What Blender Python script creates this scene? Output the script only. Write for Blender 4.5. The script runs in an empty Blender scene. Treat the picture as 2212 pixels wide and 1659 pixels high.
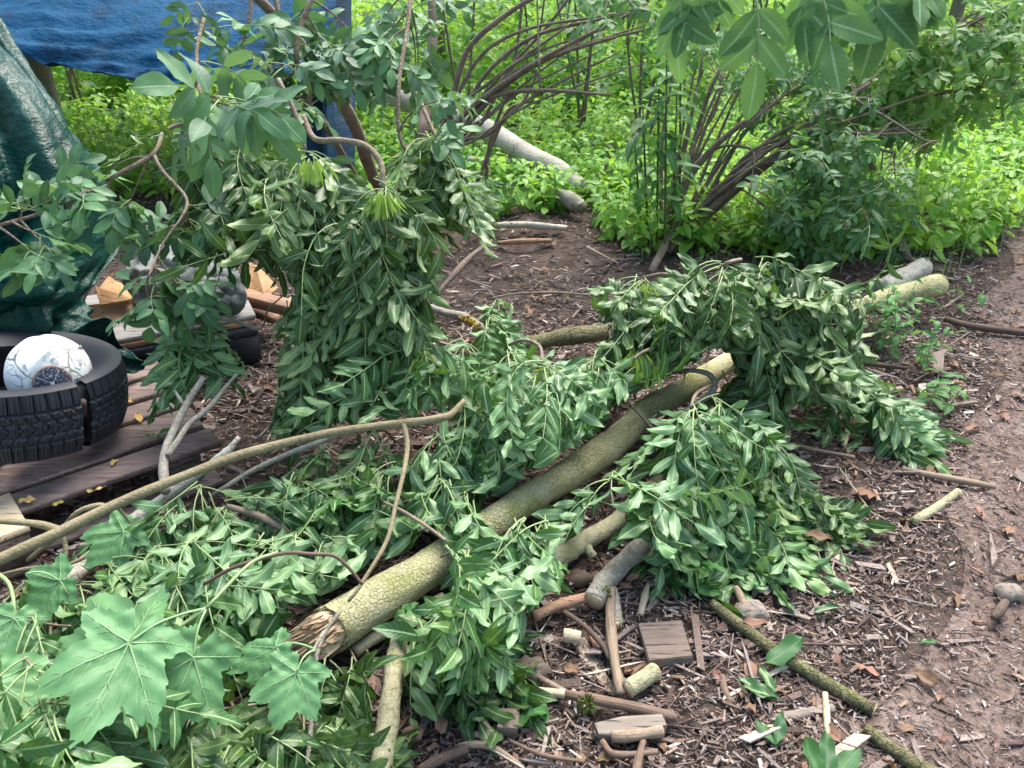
import bpy, math, random
import numpy as np
from mathutils import Vector, noise as mnoise
R = math.radians
rng = np.random.default_rng(7)
random.seed(7)
S = bpy.context.scene
COL = S.collection

# ------------------------------------------------------------------ camera, world, sun, exposure
F = 1671.0
CAMZ, PITCH = 1.5, R(30)
cam_d = bpy.data.cameras.new('camera'); cam = bpy.data.objects.new('camera', cam_d); COL.objects.link(cam)
cam.location = (0, 0, CAMZ); cam.rotation_euler = (R(60), 0, 0)
cam_d.sensor_width = 36; cam_d.lens = 36 * F / 2212; cam_d.clip_start = 0.05; cam_d.clip_end = 1000
cam_d.dof.use_dof = True; cam_d.dof.focus_distance = 2.6; cam_d.dof.aperture_fstop = 10
S.camera = cam
SUN_EL, SUN_AZ = R(58), R(25)          # azimuth clockwise from +Y
W = bpy.data.worlds.new('World'); S.world = W; W.use_nodes = True
nt = W.node_tree; bg = nt.nodes['Background']
sky = nt.nodes.new('ShaderNodeTexSky'); sky.sky_type = 'NISHITA'; sky.sun_disc = False
sky.sun_elevation = SUN_EL; sky.sun_rotation = SUN_AZ; sky.air_density = 1.3; sky.dust_density = 3.0; sky.ozone_density = 1.0
nt.links.new(sky.outputs[0], bg.inputs[0]); bg.inputs[1].default_value = 0.10
sl = bpy.data.lights.new('sun', 'SUN'); so = bpy.data.objects.new('sun', sl); COL.objects.link(so)
sl.energy = 2.0; sl.angle = R(40); sl.color = (1.0, 0.96, 0.88)
sd = Vector((math.sin(SUN_AZ) * math.cos(SUN_EL), math.cos(SUN_AZ) * math.cos(SUN_EL), math.sin(SUN_EL)))
so.rotation_euler = sd.to_track_quat('Z', 'Y').to_euler(); so.location = (3, 6, 12)
S.view_settings.view_transform = 'Standard'; S.view_settings.look = 'None'
S.view_settings.exposure = 2.2; S.view_settings.gamma = 1.0
S.cycles.max_bounces = 8; S.cycles.transmission_bounces = 4; S.cycles.diffuse_bounces = 4

# ------------------------------------------------------------------ pixel -> place
FW = np.array([0, math.cos(PITCH), -math.sin(PITCH)]); UP = np.array([0, math.sin(PITCH), math.cos(PITCH)])
RT = np.array([1.0, 0, 0]); C0 = np.array([0, 0, CAMZ])
def ray(u, v): return FW + RT * (u - 1106) / F + UP * (829.5 - v) / F
def P(u, v, h=0.0):
    """point seen at (u, v) of a 2212 x 1659 frame: at height h, or for h < 0 at depth -h from the camera"""
    d = ray(u, v); t = -h if h < 0 else (h - CAMZ) / d[2]
    return C0 + d * t
def depth(p): return float((np.asarray(p) - C0) @ FW)
def rad(px, p): return px * .5 * depth(p) / F

# ------------------------------------------------------------------ mesh builder
def unit(a, ax=-1): return a / np.maximum(np.linalg.norm(a, axis=ax, keepdims=True), 1e-9)
class MB:
    def __init__(s): s.v = []; s.f = []; s.uv = []; s.t = []; s.m = []; s.n = 0
    def add(s, v, f, uv=None, t=None, m=0):
        v = np.asarray(v, float).reshape(-1, 3); n = len(v)
        s.v.append(v); s.uv.append(np.zeros((n, 2)) if uv is None else np.asarray(uv, float).reshape(-1, 2))
        s.t.append(np.full(n, .5) if t is None else np.broadcast_to(np.asarray(t, float), (n,)))
        fs = f if isinstance(f, list) else [f]
        for a in fs:
            a = np.asarray(a, np.int64)
            if a.size: s.f.append(a + s.n); s.m.append(m)
        s.n += n
    def build(s, name, mats, parent=None, base=None, smooth=True):
        me = bpy.data.meshes.new(name)
        v = np.concatenate(s.v)
        if parent is not None: base = np.array(parent['_w'])
        if base is None: base = np.array([v[:, 0].mean(), v[:, 1].mean(), v[:, 2].min()])
        base = np.asarray(base, float)
        v = v - base
        me.vertices.add(len(v)); me.vertices.foreach_set('co', v.astype(np.float32).ravel())
        lo = np.concatenate([a.ravel() for a in s.f]); tot = np.concatenate([np.full(len(a), a.shape[1]) for a in s.f])
        mi = np.concatenate([np.full(len(a), m) for a, m in zip(s.f, s.m)])
        me.loops.add(len(lo)); me.loops.foreach_set('vertex_index', lo.astype(np.int32))
        me.polygons.add(len(tot)); st = np.concatenate([[0], np.cumsum(tot)[:-1]])
        me.polygons.foreach_set('loop_start', st.astype(np.int32)); me.polygons.foreach_set('loop_total', tot.astype(np.int32))
        me.polygons.foreach_set('material_index', mi.astype(np.int32))
        me.polygons.foreach_set('use_smooth', np.full(len(tot), smooth, dtype=bool))
        uvl = me.uv_layers.new(name='UVMap'); uvl.data.foreach_set('uv', np.concatenate(s.uv)[lo].astype(np.float32).ravel())
        at = me.attributes.new('tint', 'FLOAT', 'POINT'); at.data.foreach_set('value', np.concatenate(s.t).astype(np.float32))
        me.update(calc_edges=True); me.validate()
        for m in (mats if isinstance(mats, (list, tuple)) else [mats]): me.materials.append(m)
        o = bpy.data.objects.new(name, me); COL.objects.link(o); o['_w'] = base.tolist()
        if parent is not None:
            o.parent = parent
        else: o.location = base
        return o
def tag(o, label=None, cat=None, group=None, kind=None):
    if label: o['label'] = label
    if cat: o['category'] = cat
    if group: o['group'] = group
    if kind: o['kind'] = kind
    return o
def thing(name, label, cat, base, group=None):
    o = bpy.data.objects.new(name, None); COL.objects.link(o); o.location = tuple(float(x) for x in base); o.empty_display_size = .05
    o['_w'] = [float(x) for x in base]
    return tag(o, label, cat, group)

def catmull(pts, k):
    p = np.asarray(pts, float)
    if len(p) < 2: return p
    q = np.vstack([2 * p[0] - p[1], p, 2 * p[-1] - p[-2]]); out = []
    for i in range(1, len(q) - 2):
        t = np.linspace(0, 1, k, endpoint=False)[:, None]
        a, b, c, d = q[i - 1], q[i], q[i + 1], q[i + 2]
        out.append(.5 * (2 * b + (c - a) * t + (2 * a - 5 * b + 4 * c - d) * t ** 2 + (3 * b - a - 3 * c + d) * t ** 3))
    return np.vstack(out + [p[-1:]])
def tube(mb, pts, rr, seg=8, k=4, m=0, lump=0.0, cap=True, t=.5, raw=False):
    pts = np.asarray(pts, float); rr = np.broadcast_to(np.asarray(rr, float), (len(pts),))
    if not raw and len(pts) > 1:
        z = catmull(np.c_[pts, rr], k); pts, rr = z[:, :3], np.maximum(z[:, 3], 1e-4)
    n = len(pts); T = unit(np.gradient(pts, axis=0)); N = np.zeros_like(T)
    a = np.cross(T[0], [0, 0, 1.]); a = a if np.linalg.norm(a) > .05 else np.cross(T[0], [1., 0, 0]); N[0] = unit(a)
    for i in range(1, n):
        b = N[i - 1] - T[i] * (N[i - 1] @ T[i]); N[i] = unit(b)
    B = np.cross(T, N); th = np.linspace(0, 2 * np.pi, seg, endpoint=False)
    r = np.repeat(rr[:, None], seg, 1)
    if lump: 
        ph = rng.uniform(0, 6.28, 4); s = np.arange(n)[:, None]
        r = r * (1 + lump * (np.sin(s * .9 + ph[0] + 2 * th) * .5 + np.sin(s * .37 + ph[1] + th) * .6 + rng.normal(0, .35, (n, seg))))
    v = pts[:, None] + r[..., None] * (N[:, None] * np.cos(th)[None, :, None] + B[:, None] * np.sin(th)[None, :, None])
    i, j = np.meshgrid(np.arange(n - 1), np.arange(seg), indexing='ij'); j2 = (j + 1) % seg
    f = np.stack([i * seg + j, i * seg + j2, (i + 1) * seg + j2, (i + 1) * seg + j], -1).reshape(-1, 4)
    uv = np.stack(np.broadcast_arrays(th[None] / 6.283, np.linspace(0, 1, n)[:, None]), -1)
    fs = [f]
    if cap: fs += [np.arange(seg)[::-1][None], (np.arange(seg) + (n - 1) * seg)[None]]
    mb.add(v, fs, uv, t, m)
    return pts, rr
def box(mb, o, ax, ay, az, m=0, jit=0.0, t=.5):
    """box with one corner at o and edge vectors ax, ay, az; edges softened by a small chamfer on top"""
    o, ax, ay, az = (np.asarray(x, float) for x in (o, ax, ay, az))
    lx, ly, lz = (np.linalg.norm(x) for x in (ax, ay, az)); c = min(.004, .12 * min(lx, ly, lz))
    ex, ey, ez = c / lx, c / ly, c / lz; v = []
    lv = [(0, 0, ez), (0, 0, 1 - ez), None]
    ring = lambda e, z: [(e, e, z), (1 - e * 1, e, z), (1 - e, 1 - e, z), (e, 1 - e, z)]
    rows = []
    for z, cc in ((0, 1), (ez, 0), (1 - ez, 0), (1, 1)):
        a, b = (ex, ey) if cc else (0, 0)
        rows += [(a, b, z), (1 - a, b, z), (1 - a, 1 - b, z), (a, 1 - b, z)]
    rows = np.array(rows); vv = o + rows[:, :1] * ax + rows[:, 1:2] * ay + rows[:, 2:] * az
    if jit: vv = vv + rng.normal(0, jit, vv.shape)
    f = [[3, 2, 1, 0], [12, 13, 14, 15]]
    for r in range(3):
        for j in range(4): f.append([r * 4 + j, r * 4 + (j + 1) % 4, r * 4 + 4 + (j + 1) % 4, r * 4 + 4 + j])
    if np.dot(np.cross(ax, ay), az) < 0: f = [q[::-1] for q in f]
    mb.add(vv, np.array(f), rows[:, :2], t, m)

# ------------------------------------------------------------------ leaves
SHAPES = {
 'ash':    lambda v: 2.35 * v ** .75 * (1 - v) ** .85 ,
 'elder':  lambda v: 2.05 * v ** .62 * (1 - v) ** .72 ,
 'nettle': lambda v: 2.0 * v ** .42 * (1 - v) ** .9 ,
 'key':    lambda v: np.minimum(1, .35 + 1.2 * v) * np.minimum(1, (1 - v) * 6 + .1),
}
def leaves(mb, O, D, N, L, Wd, shape='ash', nv=9, nu=4, bend=.4, fold=.25, wave=.15, ragged=.06, serr=0.0, tint=None, m=0):
    O, D, N = (np.asarray(x, float) for x in (O, D, N)); n = len(O)
    if n == 0: return
    L = np.broadcast_to(L, (n,)); Wd = np.broadcast_to(Wd, (n,))
    D = unit(D); X = unit(np.cross(D, N)); N = np.cross(X, D)
    v = np.linspace(0.0, 1, nv + 1); u = np.linspace(-1, 1, nu + 1)
    w = np.maximum(SHAPES[shape](np.clip(v, .012, .995)), 0.02)
    ws = np.repeat(w[None], n, 0)[:, :, None] * np.ones((1, 1, nu + 1))
    if ragged: 
        e = rng.normal(0, ragged, (n, nv + 1, 2)); e = 1 + e
        ws = ws * np.where(u[None, None] < 0, e[:, :, :1], e[:, :, 1:])
    if serr: ws = ws * (1 - serr * (np.arange(nv + 1) % 2))[None, :, None]
    xx = u * ws * Wd[:, None, None] * .5
    bd = np.broadcast_to(bend, (n,))[:, None] * (1 + rng.normal(0, .5, (n, 1))) + rng.normal(0, .12, (n, 1))
    ang = bd * v[None]; dy = np.cos(ang) / nv; dz = -np.sin(ang) / nv
    y = np.concatenate([np.zeros((n, 1)), np.cumsum(dy[:, 1:], 1)], 1) * L[:, None]
    z = np.concatenate([np.zeros((n, 1)), np.cumsum(dz[:, 1:], 1)], 1) * L[:, None]
    fd = fold * (1 + rng.normal(0, .6, (n, 1, 1)))
    zz = z[:, :, None] + np.abs(xx) * fd
    ph = rng.uniform(0, 6.28, (n, 1, 1)); side = np.where(u > 0, 1.7, 0)
    zz = zz + wave * Wd[:, None, None] * .5 * (u ** 2) * np.sin(ph + v[None, :, None] * rng.uniform(6, 14, (n, 1, 1)) + side)
    zz = zz + rng.normal(0, .18, (n, 1, 1)) * xx * v[None, :, None]
    sb = rng.normal(0, .06, (n, 1, 1)) * L[:, None, None] * v[None, :, None] ** 2
    V = O[:, None, None] + (xx + sb)[..., None] * X[:, None, None] + y[:, :, None, None] * D[:, None, None] + zz[..., None] * N[:, None, None]
    k = (nv + 1) * (nu + 1)
    i, j = np.meshgrid(np.arange(nv), np.arange(nu), indexing='ij'); a = i * (nu + 1) + j
    f = np.stack([a, a + 1, a + nu + 2, a + nu + 1], -1).reshape(-1, 4)
    f = (f[None] + (np.arange(n) * k)[:, None, None]).reshape(-1, 4)
    uv = np.stack(np.broadcast_arrays(u[None, None] * .5 + .5, v[None, :, None] * np.ones((n, 1, 1))), -1)
    if tint is None: tint = np.clip(rng.normal(.5, .17, n), 0, 1)
    mb.add(V, f, uv, np.repeat(np.broadcast_to(tint, (n,)), k), m)

def proj(p):
    q = np.asarray(p, float) - C0; d = q @ FW; return np.stack([1106 + F * q[..., 0] / d, 829.5 - F * (q @ UP) / d], -1)
# places the cut leaves leave bare: (polyline, half width) strips and open patches of ground
BARE = [([(640, 1385), (740, 1335), (925, 1215)], 56), ([(1075, 1105), (1210, 1030), (1300, 970), (1390, 880), (1480, 835), (1558, 790)], 40),
        ([(0, 1208), (150, 1142), (380, 1035), (690, 940), (880, 913), (975, 895), (1003, 865)], 13), ([(872, 915), (880, 960), (855, 1090), (780, 1262)], 9),
        ([(357, 1050), (360, 965), (440, 815)], 16), ([(370, 985), (410, 915), (510, 810)], 10), ([(350, 1082), (515, 945)], 11), ([(480, 1060), (690, 955)], 6),
        ([(455, 1253), (600, 1196), (720, 1200), (775, 1250)], 6), ([(490, 1094), (620, 1160)], 8), ([(1222, 1195), (1330, 1125)], 22), ([(1425, 1040), (1455, 1018)], 12),
        ([(1290, 1290), (1385, 1180)], 26), ([(1165, 738), (1305, 722)], 18), ([(920, 662), (1035, 708)], 12), ([(1890, 655), (2030, 618)], 22), ([(855, 1420), (820, 1660)], 30),
        ([(90, 1150), (140, 1260), (105, 1390)], 7), ([(165, 1108), (240, 1072)], 8)]
OPEN = [[(690, 1500), (730, 1480), (800, 1470), (870, 1420), (915, 1480), (985, 1500), (1085, 1505), (1125, 1420), (1130, 1330), (1230, 1265), (1290, 1190), (1370, 1200), (1480, 1225), (1560, 1235), (1690, 1275), (1745, 1220), (1735, 1140), (1800, 1085), (1760, 1040), (1700, 985), (1695, 880), (1800, 870), (1850, 900), (1870, 945), (1990, 930), (1985, 860), (1890, 800), (1862, 730), (1880, 640), (2300, 600), (2300, 1800), (690, 1800)],
        [(0, 1010), (270, 850), (335, 855), (345, 905), (470, 905), (500, 830), (530, 760), (590, 770), (585, 900), (560, 985), (460, 960), (345, 1020), (60, 1130), (0, 1150)],
        [(1045, 500), (1290, 490), (1300, 560), (1270, 640), (1290, 705), (1130, 715), (1100, 640)], [(960, 560), (1030, 560), (1000, 640), (950, 650)], [(430, 610), (530, 568), (600, 570), (632, 650), (600, 700), (550, 750), (440, 700)], [(0, 700), (210, 720), (300, 790), (260, 850), (0, 960)]]
def _inpoly(q, poly):
    r = False; x, y = q; n = len(poly)
    for i in range(n):
        (x1, y1), (x2, y2) = poly[i], poly[(i + 1) % n]
        if (y1 > y) != (y2 > y) and x < (x2 - x1) * (y - y1) / (y2 - y1) + x1: r = not r
    return r
def bare(p, skip=()):
    q = proj(p)
    if 'strip' not in skip:
        for line, w in BARE:
            for a, b_ in zip(line[:-1], line[1:]):
                a = np.array(a, float); ab = np.array(b_, float) - a; t = np.clip((q - a) @ ab / (ab @ ab), 0, 1)
                if np.linalg.norm(q - a - t * ab) < w: return True
    return 'open' not in skip and any(_inpoly(q, pl) for pl in OPEN)

class Spray:
    skip = None
    """collects leaflets of many compound leaves, then makes them in one batch"""
    def __init__(s): s.O = []; s.D = []; s.N = []; s.L = []; s.W = []; s.T = []; s.st = MB(); s.K = []
    def compound(s, o, d, L, pairs, ll, lw, droop, nrm=None, floor=.012, spread=55, tint=.5, hang=.35, r0=.0023, jit=.06):
        o = np.array(o, float); d = unit(np.array(d, float)); n = 2 * pairs + 3; ds = L / n; pts = [o.copy()]; dirs = [d.copy()]
        bent = rng.normal(0, .10, 3)
        for i in range(n):
            d = d + np.array([0, 0, -droop]) * (1.0 if i < n * .65 else .5) + bent * .6 + rng.normal(0, .04, 3)
            d = unit(d); q = pts[-1] + d * ds
            if q[2] < floor: 
                q[2] = floor; d[2] = max(d[2], rng.uniform(-.02, .1)); d = unit(d)
            if s.skip is not None and i > 0 and bare(q, s.skip): break
            pts.append(q); dirs.append(d.copy())
        pts = np.array(pts); dirs = np.array(dirs)
        cnt0 = len(s.O); last = 0
        out = unit(np.array([dirs[-1][0], dirs[-1][1], 0]) + [0, -.25, .55]) if nrm is None else np.array(nrm, float)
        out = unit(out + rng.normal(0, .3, 3)); flip = s.skip is not None and rng.random() < .5
        start = n - 2 * pairs
        for k in range(pairs):
            i = start + 2 * k
            if i >= len(pts): break
            dd = dirs[i]; nn = unit(out - dd * (out @ dd)); sd_ = np.cross(dd, nn)
            sc = (.72 + .4 * math.sin(math.pi * (k + .8) / (pairs + .6)))
            for sg in (-1, 1):
                a = R(spread + rng.normal(0, 9)); l = ll * sc * rng.uniform(.85, 1.12)
                D = dd * math.cos(a) + sg * sd_ * math.sin(a) + rng.normal(0, jit, 3) + np.array([0, 0, -hang * rng.uniform(.3, 1.2)])
                c0 = len(s.O); s._leaf(pts[i], D, nn + rng.normal(0, .15, 3), l, l * lw, tint, floor, flip)
                if len(s.O) > c0: last = i
        dd = dirs[-1]; nn = unit(out - dd * (out @ dd)); c0 = len(s.O)
        if last >= len(pts) - 4: s._leaf(pts[-1], dd + rng.normal(0, .1, 3), nn, ll * 1.08, ll * lw * 1.08, tint, floor, flip)
        if len(s.O) > c0: last = len(pts) - 1
        if len(s.O) - cnt0 < 3 and s.skip is not None:
            for lst in (s.O, s.D, s.N, s.L, s.W, s.T): del lst[cnt0:]
        elif last: tube(s.st, pts[:last + 1], np.linspace(r0, r0 * .45, last + 1), seg=5, k=1, cap=False, t=tint)
    def _leaf(s, o, D, N, l, w, tint, floor, flip=False):
        D = unit(D)
        if o[2] + D[2] * l < floor - .01:
            D = D.copy(); D[2] = (floor - o[2]) / l + rng.uniform(0, .12); D = unit(D); N = N + np.array([0, 0, 1.2])
        if s.skip is not None and (bare(o + D * l * .45, s.skip) or bare(o + D * l * .85, s.skip)): return
        if s.skip is not None and (rng.random() < .05) != flip: N = -np.asarray(N)
        s.O.append(o); s.D.append(D); s.N.append(N); s.L.append(l); s.W.append(w); s.T.append(np.clip(tint + rng.normal(0, .17), 0, 1))
    def keys(s, o, n, L=.062, spread=.9):
        for _ in range(n):
            az = rng.uniform(0, 6.28); e = rng.uniform(.15, spread)
            d0 = np.array([math.cos(az) * e, math.sin(az) * e, .1]); p1 = o + d0 * .035 * rng.uniform(.4, 1.4)
            s.K.append((p1, unit(np.array([d0[0] * .7, d0[1] * .7, -1 + rng.normal(0, .2)])), L * rng.uniform(.75, 1.15)))
    def emit(s, mb, shape, **kw):
        leaves(mb, np.array(s.O), np.array(s.D), np.array(s.N), np.array(s.L), np.array(s.W), shape, tint=np.array(s.T), **kw)

# ------------------------------------------------------------------ materials
def mat(name):
    m = bpy.data.materials.new(name); m.use_nodes = True; n = m.node_tree; n.nodes.clear()
    out = n.nodes.new('ShaderNodeOutputMaterial')
    return m, n, out
class NB:
    """tiny node helper"""
    def __init__(s, nt): s.nt = nt
    def n(s, t, **kw):
        x = s.nt.nodes.new('ShaderNode' + t)
        for k, v in kw.items(): setattr(x, k, v)
        return x
    def l(s, a, b): s.nt.links.new(a, b)
    def put(s, sock, v):
        if hasattr(v, 'links') or hasattr(v, 'is_linked'): s.l(v, sock)
        elif isinstance(v, (tuple, list)) and len(v) == 3 and sock.type == 'RGBA': sock.default_value = (*v, 1)
        else: sock.default_value = v
    def mx(s, a, b, f, bt='MIX'):
        x = s.n('Mix', data_type='RGBA', blend_type=bt); s.put(x.inputs[0], f); s.put(x.inputs[6], a); s.put(x.inputs[7], b); return x.outputs[2]
    def ma(s, op, a, b=0.0, c=0.0, clamp=False):
        x = s.n('Math', operation=op, use_clamp=clamp); s.put(x.inputs[0], a); s.put(x.inputs[1], b); s.put(x.inputs[2], c); return x.outputs[0]
    def ss(s, v, a, b, lo=0.0, hi=1.0):
        x = s.n('MapRange', interpolation_type='SMOOTHSTEP'); s.put(x.inputs[0], v); s.put(x.inputs[1], a); s.put(x.inputs[2], b); s.put(x.inputs[3], lo); s.put(x.inputs[4], hi); return x.outputs[0]
    def noise(s, vec, scale, det=4, rough=.6, out=0):
        x = s.n('TexNoise'); s.l(vec, x.inputs['Vector']); x.inputs['Scale'].default_value = scale; x.inputs['Detail'].default_value = det; x.inputs['Roughness'].default_value = rough; return x.outputs[out]
    def scale(s, vec, sc):
        x = s.n('VectorMath', operation='MULTIPLY'); s.l(vec, x.inputs[0]); x.inputs[1].default_value = sc; return x.outputs[0]
    def ramp(s, f, stops):
        x = s.n('ValToRGB'); s.l(f, x.inputs[0]); e = x.color_ramp.elements
        while len(e) < len(stops): e.new(.5)
        for i, (p, c) in enumerate(stops): e[i].position = p; e[i].color = (*c, 1)
        return x.outputs[0]
    def bump(s, h, strength, dist=.01):
        x = s.n('Bump'); s.put(x.inputs['Strength'], strength); x.inputs['Distance'].default_value = dist; s.l(h, x.inputs['Height']); return x.outputs[0]
    def bsdf(s, color, rough=.6, spec=.5, normal=None, **kw):
        x = s.n('BsdfPrincipled'); s.put(x.inputs['Base Color'], color); s.put(x.inputs['Roughness'], rough); s.put(x.inputs['Specular IOR Level'], spec)
        if normal is not None: s.l(normal, x.inputs['Normal'])
        for k, v in kw.items(): s.put(x.inputs[k.replace('_', ' ')], v)
        return x.outputs[0]
def leaf_mat(name, top, under, vein, trans, tf=.28, rough=.42, spec=.5, vs=1.0, spots=0.0):
    m, nt, out = mat(name); b = NB(nt); uv = b.n('UVMap').outputs[0]; sp = b.n('SeparateXYZ'); b.l(uv, sp.inputs[0])
    au = b.ma('ABSOLUTE', b.ma('MULTIPLY_ADD', sp.outputs[0], 2.0, -1.0)); v = sp.outputs[1]
    mid = b.ss(au, .06, .13, 1, 0)
    lat = b.ma('FRACT', b.ma('MULTIPLY_ADD', v, 8.0, b.ma('MULTIPLY', au, -1.7))); lat = b.ma('ABSOLUTE', b.ma('SUBTRACT', lat, .5))
    lv = b.ss(lat, .02, .10, 1, 0)
    geo = b.n('NewGeometry'); tn = b.n('Attribute', attribute_name='tint').outputs['Fac']
    base = b.mx(top, under, geo.outputs['Backfacing'])
    co = b.n('TexCoord').outputs['Object']
    nz = b.noise(co, 22, 3)
    hsv = b.n('HueSaturation'); b.l(base, hsv.inputs['Color']); b.l(b.ma('MULTIPLY_ADD', tn, -.07, .535), hsv.inputs['Hue'])
    b.l(b.ma('MULTIPLY_ADD', tn, 1.0, b.ma('MULTIPLY_ADD', nz, .5, .28)), hsv.inputs['Value'])
    c = b.mx(hsv.outputs[0], vein, b.ma('MULTIPLY', b.ma('ADD', b.ma('MULTIPLY', mid, .8 * vs), b.ma('MULTIPLY', lv, .22 * vs)), 1.0, clamp=True))
    if spots:
        n2 = b.noise(co, 130, 2); c = b.mx(c, (.16, .10, .03), b.ma('MULTIPLY', b.ss(n2, .66, .72), spots))
    bm = b.bump(b.ma('ADD', b.ma('MULTIPLY', lv, -.5), b.ma('MULTIPLY', mid, -1.0)), .35, .002)
    p = b.bsdf(c, rough, spec, bm)
    t = b.n('BsdfTranslucent'); b.l(b.mx(hsv.outputs[0], trans, .65), t.inputs[0])
    mxs = b.n('MixShader'); mxs.inputs[0].default_value = tf; b.l(p, mxs.inputs[1]); b.l(t.outputs[0], mxs.inputs[2]); b.l(mxs.outputs[0], out.inputs[0])
    return m
def stem_mat(name, c, rough=.5):
    m, nt, out = mat(name); b = NB(nt); tn = b.n('Attribute', attribute_name='tint').outputs['Fac']
    b.l(b.bsdf(b.mx(c, tuple(x * .5 for x in c), tn), rough), out.inputs[0]); return m
def bark_mat(name, stops, scale=9, moss=None, moss_amt=.5, bump=.6, stretch=(1, 1, 1), fine=90, lichen=None):
    m, nt, out = mat(name); b = NB(nt); co = b.scale(b.n('TexCoord').outputs['Object'], stretch)
    a = b.noise(co, scale, 6, .65); f = b.noise(co, fine, 4, .7)
    vo = b.n('TexVoronoi', feature='DISTANCE_TO_EDGE'); b.l(co, vo.inputs[0]); vo.inputs['Scale'].default_value = fine * .7; ck = b.ss(vo.outputs[0], 0, .12)
    mixv = b.ma('ADD', b.ma('MULTIPLY', a, .55), b.ma('MULTIPLY_ADD', f, .42, b.ma('MULTIPLY', ck, .06))); c = b.ramp(mixv, stops)
    tn = b.n('Attribute', attribute_name='tint').outputs['Fac']
    c = b.mx(c, b.mx((0, 0, 0), c, b.ma('MULTIPLY_ADD', tn, .9, .55)), 1.0)
    if moss: 
        mm = b.noise(co, scale * .45, 5, .7); c = b.mx(c, moss, b.ma('MULTIPLY', b.ss(mm, .62 - .35 * moss_amt, .80 - .3 * moss_amt), .85))
    if lichen:
        ln = b.noise(co, 26, 3, .5); c = b.mx(c, lichen, b.ss(ln, .62, .68, 0, .8))
    bp = b.bump(b.ma('ADD', a, b.ma('MULTIPLY_ADD', f, .9, b.ma('MULTIPLY', ck, .35))), bump, .008)
    b.l(b.bsdf(c, .85, .25, bp), out.inputs[0]); return m
def wood_mat(name, c1, c2, axis=0, rough=.8, scale=6, dirt=.4, dirtc=(.03, .022, .018), along=False):
    m, nt, out = mat(name); b = NB(nt); st = [40, 40, 40]; st[axis] = 3
    co = b.n('TexCoord').outputs['Object']; gv = b.scale(b.n('UVMap').outputs[0], (16, 2.2, 1)) if along else b.scale(co, tuple(st))
    g = b.noise(gv, 1.6, 6, .65); w = b.noise(co, scale, 4, .6)
    c = b.mx(c1, c2, b.ss(g, .3, .7)); c = b.mx(c, dirtc, b.ma('MULTIPLY', b.ss(w, .48, .72), dirt))
    cr = b.ss(b.noise(b.scale(gv, (1.5, 1.5, 1.5)), 2.4, 3, .5), .60, .68); c = b.mx(c, tuple(x * .35 for x in dirtc), b.ma('MULTIPLY', cr, .7))
    tn = b.n('Attribute', attribute_name='tint').outputs['Fac']; c = b.mx(c, b.mx((0, 0, 0), c, b.ma('MULTIPLY_ADD', tn, .9, .55)), 1.0)
    b.l(b.bsdf(c, rough, .3, b.bump(b.ma('SUBTRACT', g, cr), .5, .004)), out.inputs[0]); return m

M = {}
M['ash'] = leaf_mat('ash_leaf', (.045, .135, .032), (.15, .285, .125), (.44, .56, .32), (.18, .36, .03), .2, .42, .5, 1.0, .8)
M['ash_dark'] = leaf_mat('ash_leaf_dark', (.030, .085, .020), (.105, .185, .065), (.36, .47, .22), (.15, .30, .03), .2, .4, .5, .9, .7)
M['elder'] = leaf_mat('elder_leaf', (.065, .165, .08), (.13, .25, .12), (.20, .34, .20), (.17, .34, .05), .26, .5, .45, .5, .25)
M['elder_dark'] = leaf_mat('elder_leaf_dark', (.04, .135, .045), (.11, .25, .08), (.15, .29, .12), (.24, .46, .05), .36, .5, .4, .5, .2)
M['elder_lime'] = leaf_mat('elder_leaf_bright', (.10, .24, .06), (.20, .36, .13), (.22, .38, .15), (.34, .56, .06), .42, .45, .4, .5, .2)
M['overhang'] = leaf_mat('overhanging_leaf', (.10, .22, .07), (.17, .33, .13), (.36, .54, .28), (.22, .42, .09), .28, .55, .35, .9)
M['herb'] = leaf_mat('herb_leaf', (.19, .42, .06), (.29, .50, .12), (.32, .52, .14), (.44, .70, .04), .42, .42, .5, .5)
M['nettle'] = leaf_mat('nettle_leaf', (.045, .165, .035), (.13, .29, .10), (.17, .34, .12), (.22, .42, .05), .3, .5, .4, .7)
M['syc'] = leaf_mat('sycamore_leaf', (.11, .265, .105), (.115, .27, .11), (.2, .36, .2), (.2, .36, .07), .22, .5, .4, 0.0)
M['syc_vein'] = stem_mat('sycamore_vein', (.36, .56, .27))
M['rachis'] = stem_mat('leaf_stalk', (.33, .45, .19))
M['green_stem'] = stem_mat('dark_green_stem', (.07, .15, .04))
M['key'] = leaf_mat('ash_seed_key', (.30, .46, .09), (.30, .46, .09), (.38, .52, .14), (.35, .5, .08), .25, .5, .4, .5)
M['twig'] = bark_mat('twig_bark', [(.3, (.10, .075, .055)), (.5, (.21, .16, .12)), (.7, (.34, .28, .23))], 14, bump=.4)
M['grey_bark'] = bark_mat('grey_bark', [(.3, (.12, .105, .085)), (.5, (.26, .235, .20)), (.72, (.42, .40, .36))], 12, (.16, .17, .06), .35, .5)
M['olive_bark'] = bark_mat('olive_bark', [(.3, (.12, .10, .055)), (.5, (.23, .19, .115)), (.72, (.34, .29, .19))], 14, bump=.35)
M['trunk_bark'] = bark_mat('mossy_trunk_bark', [(.32, (.17, .15, .07)), (.47, (.38, .35, .18)), (.62, (.55, .52, .33))], 7, (.30, .33, .08), .42, .9, fine=120, lichen=None)
M['spot_bark'] = bark_mat('spotted_bark', [(.36, (.10, .09, .06)), (.48, (.29, .27, .17)), (.7, (.40, .38, .27))], 30, (.2, .2, .08), .3, .4)
M['moss_bark'] = bark_mat('moss_stick_bark', [(.3, (.05, .045, .03)), (.5, (.13, .12, .06)), (.7, (.28, .26, .16))], 26, (.10, .13, .03), .3, 1.0, (1, 1, 1))
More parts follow.
